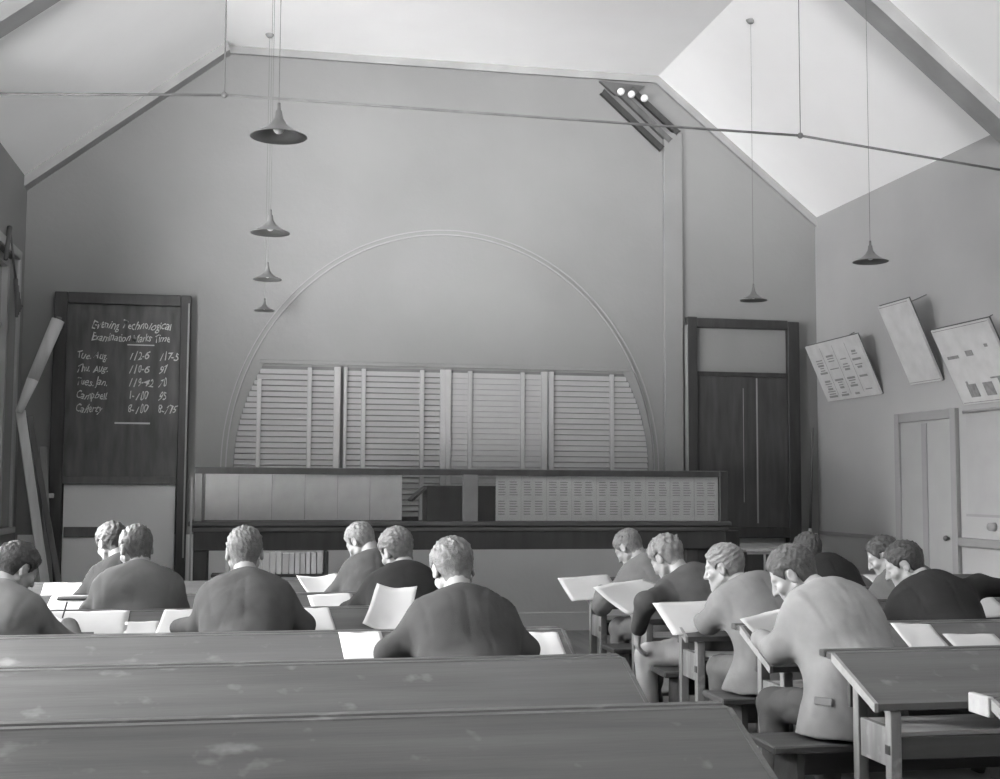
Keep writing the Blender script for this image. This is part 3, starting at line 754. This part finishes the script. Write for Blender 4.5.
def boy(label, who, yn, hip, head, hyaw, hpitch, hroll=0, jacket=.12, hair=.1, trousers=None, lel=None, rel=None, ccol=None, neck=None, byaw=0, syaw=None, lh=None, rh=None, lpole=None, rpole=None,
        lcurl=.35, rcurl=.8, skin=None, seed=1, curly=0, shw=.150, skirt=.0, hairlen=0, size=1.0, lknee=None, collar=True, pen=True):
    hip = np.array([hip[0], hip[1], .515]); hd = np.array(head, float)
    yaw = math.radians(byaw); fw = np.array([-math.sin(yaw), math.cos(yaw), 0]); rt = np.array([math.cos(yaw), math.sin(yaw), 0])
    Rh = Rz(math.radians(hyaw)) @ Rx(-math.radians(hpitch)) @ Ry(math.radians(hroll))
    hs = .97 * size
    P = lambda x, y, z: hd + Rh @ (np.array([x, y, z]) * hs)
    nk = np.array(neck, float) if neck is not None else hd - fw * .085 + np.array([0, 0, -.150])
    sy = yaw if syaw is None else math.radians(syaw); srt = np.array([math.cos(sy), math.sin(sy), 0])
    spine = nk - hip; back = unit(np.cross(srt, unit(spine))); back = -back if back @ fw > 0 else back
    C = hip + spine * .66 + back * .035; Mid = hip + spine * .33 + back * .025
    shc = nk + unit(hip - nk) * .055
    SL = shc - srt * shw; SR = shc + srt * shw
    if lh is None: lh = (hd[0] - .15, yn - .29)
    if rh is None: rh = (hd[0] + .13, yn - .29)
    WL = np.array(lh if len(lh) == 3 else (lh[0], lh[1], slope_z(yn, lh[1]) + .032), float)
    WR = np.array(rh if len(rh) == 3 else (rh[0], rh[1], slope_z(yn, rh[1]) + .040), float)
    lp = np.array(lpole if lpole else (-.6, -.45, -.75)); rp = np.array(rpole if rpole else (.6, -.45, -.75))
    EL, WL = ik(SL, WL, lp); ER, WR = ik(SR, WR, rp)
    if lel is not None: EL = np.array(lel, float)
    if rel is not None: ER = np.array(rel, float)
    for E_ in (EL, ER):                                   # elbows rest on the desk rather than sink in it
        if yn - .42 < E_[1] < yn: E_[2] = max(E_[2], slope_z(yn, E_[1]) + .045)
        elif E_[1] > yn - .46: E_[2] = max(E_[2], FZ + .02)
    hipL = hip - rt * .085; hipR = hip + rt * .085
    kz = .488
    KL = np.array([hipL[0] + fw[0] * .30 - rt[0] * .05, hipL[1] + fw[1] * .34, kz]) if lknee is None else np.array(lknee, float)
    KR = np.array([hipR[0] + fw[0] * .30 + rt[0] * .03, hipR[1] + fw[1] * .34, kz])
    AL = np.array([KL[0], KL[1] - .06, .10]); AR = np.array([KR[0], KR[1] - .02, .10])
    org = (float(hip[0]), float(hip[1]), 0.0)
    pts = np.array([hip, hd, nk, SL, SR, EL, ER, WL, WR, KL, KR, C, AL, AR])
    # ---------------- body: one continuous surface
    lo = pts.min(0) - .19; hi = pts.max(0) + .19; lo[2] = .0
    f = Field(lo, hi, .0068)
    f.cone(hip, Mid, .095, .095, .03); f.cone(Mid, C, .095, .10, .04)
    f.cone(SL + unit(hip - nk) * .02, SR + unit(hip - nk) * .02, .045, .045, .03)
    for S_, E_, W_ in ((SL, EL, WL), (SR, ER, WR)):
        f.cone(S_, E_, .038, .032, .02); f.cone(E_, W_, .031, .022, .015)
    for h_, k_, a_ in ((hipL, KL, AL), (hipR, KR, AR)):
        f.cone(h_, k_, .062, .045, .03); f.cone(k_, a_, .043, .032, .02); f.cone(a_ - (0, 0, .05), a_ + fw * .095 - (0, 0, .062), .026, .016, .01)
    nb = P(0, -.040, -.055)
    f.cone(nb, nk + (nk - nb) * .12, .046, .056, .02)
    f.ell(P(0, -.012, .032), np.array([.073, .094, .086]) * hs, Rh, .01)
    f.ell(P(0, .030, -.032), np.array([.056, .058, .072]) * hs, Rh, .02)
    f.cone(P(0, .066, -.086), P(0, .060, -.080), .024, .024, .02)
    for s_ in (-1, 1):
        f.cone(P(.050 * s_, -.004, -.045), P(.016 * s_, .062, -.088), .020, .018, .02)
        f.cone(P(.038 * s_, .070, .026), P(.010 * s_, .080, .022), .011, .011, .012)
        f.ell(P(.042 * s_, .058, -.022), np.array([.022, .022, .022]) * hs, Rh, .015)
        f.ell(P(.031 * s_, .092, .006), np.array([.014, .012, .010]) * hs, Rh, .01, True)
        f.ell(P(.031 * s_, .076, .006), np.array([.013, .013, .012]) * hs, Rh, .002)
    f.cone(P(0, .088, .012), P(0, .106, -.024), .008, .0115, .008)
    for s_ in (-1, 1): f.cone(P(.009 * s_, .096, -.027), P(.009 * s_, .094, -.027), .008, .008, .005)
    f.cone(P(-.016, .083, -.049), P(.016, .083, -.049), .007, .007, .008); f.cone(P(-.014, .080, -.060), P(.014, .080, -.060), .008, .008, .006)
    f.cone(P(-.020, .092, -.0545), P(.020, .092, -.0545), .0028, .0028, .003, True)
    for s_ in (-1, 1):
        Re = Rh @ Rz(s_ * -.35)
        f.ell(P(.078 * s_, -.012, -.002), np.array([.010, .020, .033]) * hs, Re, .006)
        f.ell(P(.088 * s_, -.008, .002), np.array([.007, .011, .020]) * hs, Re, .003, True)
    hl = unit(WL - EL); hr = unit(WR - ER)
    down = WL[2] < .66 and (WL[1] < yn - .5 or WL[0] < RX0 and yn and WL[0] > LX1)
    hand(f, WL, hl * .8 + np.array([.25, .25, -.15]) if not down else np.array([0, .1, -1]), np.array([0, -.15, 1.0]) if not down else np.array([-1.0, 0, 0]), -1, lcurl)
    hand(f, WR, hr * .8 + np.array([-.25, .25, -.10]), np.array([.25, -.15, 1.0]), 1, rcurl)
    body = bpy.data.objects.new('person', f.mesh('person', org)); COL.objects.link(body); body.location = org
    body.data.materials.append(skin or M['skin']); tag(body, label, 'person', None)
    # ---------------- jacket
    lo = np.minimum(pts.min(0) - .16, hip - .27); hi = np.maximum(pts.max(0) + .16, hip + .27); lo[2] = .36; hi[2] = max(nk[2], SL[2], SR[2]) + .20
    f = Field(lo, hi, .0088)
    ax = unit(spine)
    bk = np.cross(srt, ax); bk = -bk if bk @ fw > 0 else bk
    Rt = np.stack([srt, bk, np.cross(srt, bk)], 1)
    for s_ in (-1, 1):
        f.cone(hip + rt * .060 * s_, Mid + rt * .056 * s_, .120, .114, .06); f.cone(Mid + rt * .056 * s_, C + srt * .064 * s_, .114, .108, .06)
        f.cone(C + srt * .064 * s_, shc + srt * .078 * s_ - ax * .01, .106, .074, .06)
        f.cone(shc + srt * (shw - .02) * s_, nk + srt * .020 * s_ - ax * .022, .054, .054, .05)
    f.ell(C + bk * .02 - ax * .02, (shw * 1.05, .11, .22), Rt, .08)
    f.cone(nk - ax * .055, Mid + bk * .03, .066, .10, .08)
    # skirt of the jacket spreading on the bench
    for q in range(26):
        t_ = q / 26 * 2 * PI; d_ = rt * math.cos(t_) * (.150 + .012 * math.sin(q * 2.7 + seed)) - fw * math.sin(t_) * .115
        e_ = d_.copy()
        if skirt: e_ = d_ + (-rt * .6 + fw * .8) * skirt * max(0, -(d_ @ rt) / .15) 
        f.cone(hip + d_ * .35 + np.array([0, 0, .16]), hip + e_ + np.array([0, 0, -.10]), .080, .050, .05)
    f.blur(3, 2); f.F -= .006
    for S_, E_, W_ in ((SL + srt * .018, EL, WL), (SR - srt * .018, ER, WR)):
        f.cone(S_ + ax * -.01, E_, .058, .056, .085); f.cone(E_, W_ - unit(W_ - E_) * .014, .056, .044, .03)
    f.blur(2, 1)
    # coat collar
    nd = unit(hd + Rh @ np.array([0, -.04, -.06]) - nk); a1 = unit(np.cross(nd, fw)); a2 = np.cross(a1, nd)
    ring = [nk + nd * (.044 + .016 * math.cos(t_)) + (a1 * math.sin(t_) * .069 + (-fw) * math.cos(t_) * .070) for t_ in np.linspace(-2.3, 2.3, 13)]
    cf = Field(nk - .15, nk + .15, .0075)
    for p, q in zip(ring, ring[1:]): cf.cone(p, q, .0115, .0115, .004)
    for p, q in zip(ring[1:-1], ring[2:-1]): cf.cone(p - nd * .020 + (p - nk) * .16, q - nd * .020 + (q - nk) * .16, .014, .014, .014)
    f.noise(.0020, .14, seed, 6); f.creases(.0032, .12, seed, 4)
    GX, GY, GZ = [(f.lo[k] + f.h * np.arange(f.n[k]) - nk[k]).astype(np.float32) for k in range(3)]
    GX = GX[:, None, None]; GY = GY[None, :, None]; GZ = GZ[None, None, :]
    u = GX * srt[0] + GY * srt[1] + GZ * srt[2]; w_ = GX * ax[0] + GY * ax[1] + GZ * ax[2]; bb = GX * bk[0] + GY * bk[1] + GZ * bk[2]
    f.F += .0032 * np.exp(-(u / .006) ** 2) * (bb > 0) * (w_ < -.01) * np.clip((w_ + .26) / .05, 0, 1)                                   # centre back seam
    f.F += .0030 * np.exp(-((np.abs(u) - shw - .002 + .10 * np.clip(-w_ - .03, 0, .2)) / .007) ** 2) * (w_ > -.19)   # armhole seams
    f.F = np.maximum(f.F, .424 - (GZ + nk[2]) + .004 * np.sin(GX * 40) * np.sin(GY * 35))               # hem
    o = bpy.data.objects.new('jacket', f.mesh('jacket', org)); COL.objects.link(o); o.parent = body; o.data.materials.append(clothmat(jacket))
    o = bpy.data.objects.new('jacket_collar', cf.mesh('jacket_collar', org)); COL.objects.link(o); o.parent = body; o.data.materials.append(clothmat(round((jacket if ccol is None else ccol) * .8, 3)))
    # ---------------- trousers
    tc = clothmat(trousers if trousers is not None else jacket)
    lo = np.array([hip, KL, KR, AL, AR]).min(0) - .14; hi = np.array([hip, KL, KR, AL, AR]).max(0) + .14; lo[2] = .05
    f = Field(lo, hi, .0115)
    for h_, k_, a_ in ((hipL, KL, AL), (hipR, KR, AR)):
        f.cone(h_, k_, .088, .066, .03); f.cone(k_, a_ + (0, 0, .04), .064, .056, .02)
    f.cone(hipL, hipR, .088, .088, .03); f.blur(1, 2); f.creases(.007, .09, seed + 9)
    o = bpy.data.objects.new('trousers', f.mesh('trousers', org)); COL.objects.link(o); o.parent = body; o.data.materials.append(tc)
    # ---------------- boots
    for a_ in (AL, AR):
        lo = a_ + np.array([-.09, -.16, -.11]); hi = a_ + np.array([.09, .22, .06]); f = Field(lo, hi, .009)
        f.cone(a_ + (0, 0, .0), a_ - (0, 0, .05), .040, .043, .02); f.cone(a_ + (0, -.03, -.055), a_ + fw * .12 + np.array([0, 0, -.065]), .038, .031, .03)
        o = bpy.data.objects.new('boot', f.mesh('boot', org)); COL.objects.link(o); o.parent = body; o.data.materials.append(M['boot'])
    # ---------------- hair
    f = Field(hd - .15, hd + .15, .0052)
    X, Y, Z = [f.lo[k] + f.h * np.arange(f.n[k]) - hd[k] for k in range(3)]
    X = X[:, None, None]; Y = Y[None, :, None]; Z = Z[None, None, :]
    R_ = Rh / hs
    lx = R_[0, 0] * X + R_[1, 0] * Y + R_[2, 0] * Z; ly = R_[0, 1] * X + R_[1, 1] * Y + R_[2, 1] * Z; lz = R_[0, 2] * X + R_[1, 2] * Y + R_[2, 2] * Z
    top = np.clip((lz + .03) / .11, 0, 1)
    th = .004 + (.008 + hairlen) * top
    r0 = np.array([.073, .094, .086])
    rr = [r0[0] + th, r0[1] + th, r0[2] + th]
    k0 = np.sqrt((lx / rr[0]) ** 2 + ((ly + .012) / rr[1]) ** 2 + ((lz - .032) / rr[2]) ** 2); k1 = np.sqrt((lx / rr[0] ** 2) ** 2 + ((ly + .012) / rr[1] ** 2) ** 2 + ((lz - .032) / rr[2] ** 2) ** 2) + 1e-9
    D = k0 * (k0 - 1) / k1
    # nape
    q = np.sqrt(lx ** 2 + (ly + .036 ) ** 2) - .0515; nape = np.maximum(q, np.abs(lz + .045) - .03)
    hh = np.maximum(.03 - np.abs(D - nape), 0) / .03; D = np.minimum(D, nape) - hh * hh * .0075
    line = np.interp(ly, [-.12, -.045, -.032, -.022, .012, .022, .045, .075, .11], [-.072, -.070, -.050, .030, .032, -.004, .030, .082, .088]).astype(np.float32)
    lat = np.clip((.075 - np.abs(lx)) / .05, 0, 1)
    cut = line + lat * 0 - lz
    D = np.maximum(D, cut * .7)
    rs = np.random.RandomState(seed + 77); N_ = 0
    for i in range(9):
        v = rs.normal(size=3) * np.array([1.6, .5, .9]); v /= np.linalg.norm(v); w_ = 2 * PI / ((.020 if not curly else .030) * rs.uniform(.7, 1.6))
        N_ = N_ + np.sin((lx * v[0] + ly * v[1] + lz * v[2]) * w_ + rs.uniform(0, 6.28))
    D = D + (.0014 + .0016 * curly) * N_ * (.3 + .7 * top) * .8
    f.F = (D * hs).astype(np.float32)
    o = bpy.data.objects.new('hair', f.mesh('hair', org)); COL.objects.link(o); o.parent = body; o.data.materials.append(hairmat(hair))
    # ---------------- shirt collar
    if collar:
        bm = B(); n = 22; rows_ = []
        for t_ in np.linspace(-2.9, 2.9, n):
            d_ = a1 * math.sin(t_) + (-fw) * math.cos(t_)
            p0 = nk + nd * .018 + d_ * .060; p1 = nk + nd * (.068 + .010 * math.cos(t_)) + d_ * .0565; p2 = p1 - d_ * .003
            rows_.append([bm.verts.new(Vector(p)) for p in (p0, p1, p2)])
        for a, b in zip(rows_, rows_[1:]):
            bm.faces.new([a[0], a[1], b[1], b[0]]); bm.faces.new([a[1], a[2], b[2], b[1]])
        o = obj('shirt_collar', bm, M['shirt'], body, True)
    # pencil held in the right hand
    if pen:
        d_ = unit(hr * .8 + np.array([-.25, .25, -.10])); p = WR + d_ * .085 + np.array([-.012, 0, -.012]); q = p + unit([.25, -.35, .8]) * .11; tip = p + unit([-.2, .35, -.7]) * .035
        bm = B(); tube(bm, tip, p, .0012, .0035, 8); tube(bm, p, q, .0035, .0035, 8)
        o = obj('pencil', bm, M['lead'], None, loc=tuple(tip)); tag(o, 'pencil in the right hand of the ' + who, 'pencil')
    return body

BOYS = [
 dict(label='fair haired boy in dark jacket, seen from behind at the middle of the photo', who='fair haired middle boy', yn=5.17, hip=(.79, 4.44), head=(.755, 4.80, 1.020), neck=(.76, 4.69, .905), hyaw=8, hpitch=28, hroll=-3, jacket=.045, hair=.10, lh=(.64, 4.93), rh=(.90, 4.92), lel=(.50, 4.66, .73), rel=(1.01, 4.66, .73), shw=.150, seed=3, hairlen=.006),
 dict(label='short haired boy in dark grey jacket seen squarely from behind at centre left', who='boy seen squarely from behind', yn=6.17, hip=(-.02, 5.44), head=(-.04, 5.72, 1.040), neck=(-.03, 5.62, .91), hyaw=2, hpitch=14, jacket=.06, hair=.10, lh=(-.33, 5.86), rh=(.13, 5.92), lel=(-.22, 5.66, .73), rel=(.22, 5.66, .72), shw=.155, seed=5),
 dict(label='broad backed boy in grey jacket at left, beside the boy turned sideways', who='broad backed boy at left', yn=6.97, hip=(-.54, 6.24), head=(-.575, 6.50, 1.020), neck=(-.55, 6.42, .895), hyaw=28, hpitch=22, jacket=.10, hair=.08, shw=.165, lh=(-.72, 6.64), lel=(-.78, 6.46, .71), seed=8),
 dict(label='boy with dark tufted hair bending left in front of the blackboard', who='tufted boy before the blackboard', yn=7.88, hip=(-.64, 7.12), head=(-.79, 7.42, 1.005), neck=(-.73, 7.34, .88), hyaw=38, hpitch=25, jacket=.035, hair=.06, shw=.125, seed=11, hairlen=.008, size=.96),
 dict(label='dark haired boy in waistcoat at the left photo edge, turning to the right', who='boy at the left photo edge', yn=6.17, hip=(-1.08, 5.40), head=(-1.00, 5.72, .975), neck=(-1.03, 5.60, .86), hyaw=-48, hpitch=30, jacket=.12, trousers=.06, hair=.03, rh=(-.80, 5.88), lh=(-1.18, 5.86), shw=.135, syaw=-10, seed=13, hairlen=.006, size=.95),
 dict(label='boy with combed fair hair in black jacket, leaning on his left arm', who='fair boy in black jacket', yn=6.97, hip=(.78, 6.24), head=(.73, 6.52, 1.000), neck=(.745, 6.42, .885), hyaw=30, hpitch=22, hroll=-6, jacket=.028, hair=.13, shw=.15, lh=(.47, 6.64), lel=(.53, 6.44, .73), seed=17, hairlen=.008),
 dict(label='small fair haired boy bent far down, farthest in the left block', who='bent fair boy farthest left of the aisle', yn=7.88, hip=(.70, 7.12), head=(.62, 7.44, 1.010), neck=(.68, 7.33, .90), hyaw=48, hpitch=38, jacket=.07, hair=.17, shw=.125, seed=19, size=.97),
 dict(label='small boy in grey jacket, farthest in the aisle column of the right block', who='small boy farthest along the aisle', yn=7.88, hip=(2.42, 7.14), head=(2.27, 7.46, .965), neck=(2.33, 7.37, .86), hyaw=38, hpitch=38, jacket=.14, hair=.13, byaw=18, shw=.125, lh=(2.13, 7.58), rh=(2.42, 7.60), seed=23, size=.97),
 dict(label='curly haired boy in dark jacket whose left arm hangs into the aisle', who='curly haired boy', yn=6.97, hip=(2.38, 6.22), head=(2.20, 6.52, .955), neck=(2.26, 6.40, .85), hyaw=30, hpitch=35, jacket=.07, trousers=.38, hair=.15, byaw=10, shw=.145, curly=1, hairlen=.010, lh=(1.975, 6.34, .60), lpole=(-.6, -.8, 0), rh=(2.48, 6.62), seed=29, lknee=(2.05, 6.44, .455), pen=False),
 dict(label='boy in light grey jacket with a dark collar, face in profile to the left', who='light grey jacketed profile boy', yn=6.17, hip=(2.39, 5.42), head=(2.215, 5.72, .958), neck=(2.28, 5.60, .865), hyaw=52, hpitch=14, jacket=.145, ccol=.08, trousers=.10, hair=.14, byaw=12, shw=.175, lh=(2.14, 5.84), rh=(2.36, 5.92), lel=(2.10, 5.64, .71), rel=(2.44, 5.78, .73), seed=34, skirt=.10, size=.98),
 dict(label='large dark haired boy in pale jacket, nearest at the aisle, face in profile', who='large boy in pale jacket', yn=5.17, hip=(2.25, 4.46), head=(2.150, 4.79, .990), neck=(2.225, 4.66, .925), hyaw=55, hpitch=33, jacket=.20, trousers=.08, hair=.055, byaw=14, syaw=8, shw=.145, lh=(2.06, 4.92), rh=(2.22, 4.94), lel=(2.01, 4.63, .715), seed=42, skirt=.03, hairlen=.003, lcurl=.25),
 dict(label='boy in black jacket looking down beyond the pale jacketed boy', who='black jacketed boy beyond the pale jacket', yn=7.88, hip=(3.53, 7.14), head=(3.42, 7.40, .945), neck=(3.47, 7.32, .85), hyaw=28, hpitch=20, jacket=.024, hair=.05, shw=.15, seed=41, size=.97),
 dict(label='dark haired boy mostly hidden behind the black suited boy at right', who='half hidden boy at right', yn=6.97, hip=(3.56, 6.22), head=(3.44, 6.46, .965), neck=(3.49, 6.36, .86), hyaw=60, hpitch=28, jacket=.10, hair=.04, shw=.13, seed=43, lh=(3.27, 6.62), size=.95),
 dict(label='black suited boy at right reaching his right arm out to the side', who='black suited boy', yn=6.17, hip=(3.23, 5.42), head=(3.155, 5.72, .965), neck=(3.21, 5.60, .87), hyaw=58, hpitch=26, jacket=.024, hair=.03, byaw=5, shw=.16, rh=(3.72, 5.62, .850), rel=(3.47, 5.58, .875), rcurl=.3, lh=(3.06, 5.84), seed=47, size=.98, pen=False),
 dict(label='boy in dark jacket cut off by the right photo edge', who='edge boy', yn=6.17, hip=(4.10, 5.42), head=(4.02, 5.70, .985), neck=(4.04, 5.60, .85), hyaw=10, hpitch=25, jacket=.035, hair=.06, shw=.16, lh=(3.80, 5.84), seed=53, pen=False),
]
for b in BOYS:
    p_ = boy(**b)
    if 'pale jacket, nearest' in b['label']:          # pocket flap on the left skirt of the pale jacket
        jk = [c for c in p_.children if c.name.startswith('jacket') and 'collar' not in c.name][0]
        bpy.context.view_layer.update()
        for pt, nm in (((2.06, 4.36, .565), 'pocket_flap'),):
            loc = Vector(pt) - p_.location; ok, hit, nr, fi = jk.closest_point_on_mesh(loc)
            z = nr.normalized(); x = Vector((0, 0, 1)).cross(z).normalized(); y = z.cross(x)
            bm = B(); obox(bm, hit + z * .002, (.072, .030, .004), Matrix((x, y, z)).transposed(), .003)
            o = obj(nm, bm, clothmat(.17), p_, world=False)

# ------------------------------------------------------------------ sheets of paper on the sloping desks
def sheet(yn, x, y, w, d, rot, label, curl=0.0, tilt=0.0, lift=.004, m=None, edge=0.0, roll=0.0, seed=0, group='papers on the desks'):
    """w across, d down the slope, rot degrees; curl raises the far edge, edge raises the sides; follows the slope, bends over its front"""
    rs = random.Random(seed or int(x * 977 + y * 131))
    n = 10; bm = B(); G = []
    c, s = math.cos(math.radians(rot)), math.sin(math.radians(rot))
    sl = (LZ - .004 - FZ) / .40
    for i in range(n + 1):
        row = []
        for j in range(n + 1):
            u = (i / n - .5) * w; v = (j / n - .5) * d
            px = x + u * c - v * s; py = y + u * s + v * c
            z = slope_z(yn, min(py, yn - .1)) + lift + .0
            z += curl * (j / n) ** 2 * d + edge * (2 * i / n - 1) ** 2 + tilt * (i / n - .5) * w + roll * (1 - j / n) ** 2 * d
            z += .0012 * math.sin(9 * i / n + rs.random()) + .0008 * math.sin(7 * j / n)
            row.append(bm.verts.new((px, py, z)))
        G.append(row)
    for i in range(n):
        for j in range(n): bm.faces.new([G[i][j], G[i + 1][j], G[i + 1][j + 1], G[i][j + 1]])
    o = obj('paper_sheet', bm, m or M['paper'], None, True, loc=(x, y, slope_z(yn, min(y, yn - .1))))
    md = o.modifiers.new('thickness', 'SOLIDIFY'); md.thickness = .0014; md.offset = 1
    return tag(o, label, 'paper', group)
A_, B_, C_, D_, E_, F_ = ROWS
sheet(F_, -1.02, 7.690, .36, 0.22, 2, 'long white paper on the farthest left desk, below the leaning planks')
sheet(E_, -.84, 6.790, .38, 0.26, -3, 'white paper at left on the desk in front of the broad backed boy')
sheet(E_, -1.18, 6.730, .22, 0.26, 4, 'white paper by the head of the boy at the left photo edge, one desk further')
sheet(D_, -.74, 5.960, .37, 0.24, 1, 'large white paper right of the boy at the left photo edge')
sheet(D_, -.49, 5.900, .15, 0.14, 2, 'small white paper just right of the large paper at left')
sheet(D_, -.34, 5.950, .15, 0.26, -6, 'white paper under the outstretched left arm of the boy squarely from behind', lift=.006)
sheet(D_, .31, 5.960, .12, 0.27, 6, 'narrow white paper right of the boy seen squarely from behind')
sheet(E_, .42, 6.770, .24, 0.20, 8, 'white paper left of the black jacketed fair boy')
sheet(D_, .64, 5.960, .20, 0.26, -20, 'curled white paper standing up on the desk before the black jacketed fair boy', curl=.32, edge=.02, lift=.012)
sheet(F_, .42, 7.690, .26, 0.24, 20, 'fan of white paper before the bent fair boy at the farthest left desk', curl=.1, edge=.02)
sheet(C_, .43, 4.950, .17, 0.27, 3, 'white paper at the left elbow of the fair haired middle boy')
sheet(C_, 1.165, 4.910, .12, 0.27, -2, 'white paper at the right elbow of the fair haired middle boy')
sheet(F_, 2.07, 7.630, .34, 0.27, 5, 'large sheet overhanging the end of the farthest right desk', curl=.05, lift=.012, tilt=.02)
sheet(E_, 2.10, 6.770, .40, 0.27, 28, 'large slanting sheet by the curly haired boy', curl=.12, lift=.016, edge=.01)
sheet(D_, 2.17, 5.930, .40, 0.27, 3, 'large sheet overhanging the desk end before the profile boy', curl=.02, lift=.010, roll=-.05)
sheet(C_, 2.19, 4.960, .30, 0.24, 28, 'white paper under the hands of the pale jacketed boy', curl=.2, lift=.012, edge=.01)
sheet(C_, 2.80, 4.930, .18, 0.27, -6, 'left of two white papers lying right of the pale jacketed boy')
sheet(C_, 3.03, 4.870, .24, 0.20, -2, 'right of two white papers lying right of the pale jacketed boy')
sheet(E_, 3.70, 6.830, .24, 0.27, 12, 'white paper behind the pale jacketed back, between the two dark boys', curl=.2, lift=.02)
sheet(D_, 3.70, 6.010, .30, 0.27, 0, 'white paper beneath the outstretched black sleeve at the right photo edge', curl=.08, lift=.01)
sheet(F_, 3.42, 7.730, .24, 0.24, 0, 'white paper beyond the shoulders of the profile boy on the farthest desk', curl=.05)
# rulers and pencil cases
for yn, x, y, l, lab in ((E_, -.90, 6.84, .18, 'dark ruler on the desk behind the boy at the left photo edge'), (D_, -.74, 5.855, .10, 'short dark ruler lying on the large left paper'), (F_, .25, 7.60, .16, 'dark ruler on the farthest left desk')):
    bm = B(); s = math.atan(.40); obox(bm, (x, y, slope_z(yn, y) + .012), (l, .028, .008), Matrix.Rotation(s, 3, 'X'), .001)
    tag(obj('ruler', bm, M['wood_dark'], None, loc=(x, y, slope_z(yn, y))), lab, 'ruler')


# ------------------------------------------------------------------ light
SKY, SKY_REAR, GROUND, REAR_CEILING_FILL = 160.0, 2.0, 13.0, 330.0
w = bpy.data.worlds.new('World'); S.world = w; w.use_nodes = True
nt = w.node_tree; bg = nt.nodes['Background']
tc = nt.nodes.new('ShaderNodeTexCoord'); sx = nt.nodes.new('ShaderNodeSeparateXYZ'); nt.links.new(tc.outputs['Generated'], sx.inputs[0])
def rng(src, a, b, c, d):
    q = nt.nodes.new('ShaderNodeMapRange'); nt.links.new(src, q.inputs['Value'])
    for k, v in zip(('From Min', 'From Max', 'To Min', 'To Max'), (a, b, c, d)): q.inputs[k].default_value = v
    return q.outputs[0]
def mixf(fac, a, b):
    q = nt.nodes.new('ShaderNodeMix'); q.data_type = 'FLOAT'; nt.links.new(fac, q.inputs['Factor']); nt.links.new(a, q.inputs['A']); nt.links.new(b, q.inputs['B']); return q.outputs['Result']
# open bright sky to the left of the school; rear sky dimmed, rear ground glow added to brighten the ceiling
skyv = rng(sx.outputs['Y'], -.55, -.15, SKY_REAR, SKY); gndv = rng(sx.outputs['Y'], -.75, -.35, REAR_CEILING_FILL, GROUND)
nt.links.new(mixf(rng(sx.outputs['Z'], -.04, .04, 0, 1), gndv, skyv), bg.inputs[1]); bg.inputs[0].default_value = (1, 1, 1, 1)
for i, (a, b) in enumerate(WIN[1:]):
    l = bpy.data.lights.new('window_portal', 'AREA'); l.shape = 'RECTANGLE'; l.size = b - a; l.size_y = WZ1 - WZ0
    l.cycles.is_portal = True
    ob = bpy.data.objects.new('window_portal', l); COL.objects.link(ob)
    ob.location = (XL - .29, (a + b) / 2, (WZ0 + WZ1) / 2); ob.rotation_euler = (0, -PI / 2, 0)

l = bpy.data.lights.new('window_portal', 'AREA'); l.shape = 'RECTANGLE'; l.size = RW[1] - RW[0]; l.size_y = RW[3] - RW[2]; l.cycles.is_portal = True
ob = bpy.data.objects.new('window_portal', l); COL.objects.link(ob); ob.location = (1.7, YF - .24, (RW[2] + RW[3]) / 2); ob.rotation_euler = (PI / 2, 0, 0)

# ------------------------------------------------------------------ camera (room axes solved from the vanishing points)
cam = bpy.data.cameras.new('Camera'); co = bpy.data.objects.new('Camera', cam); COL.objects.link(co); S.camera = co
f = 1250.0
cam.sensor_fit = 'HORIZONTAL'; cam.sensor_width = 36; cam.lens = f / 1000 * 36; cam.clip_start = .05
Yc = Vector((255 - 500, -(484 - 389.5), -f)).normalized()
Xc = Vector((7200 - 500, -(522 - 389.5), -f)); Xc = (Xc - Yc * Xc.dot(Yc)).normalized(); Zc = Xc.cross(Yc)
R = Matrix((Xc, Yc, Zc))      # camera coords -> room coords
co.matrix_world = Matrix.Translation((0, 0, 1.35)) @ R.to_4x4()
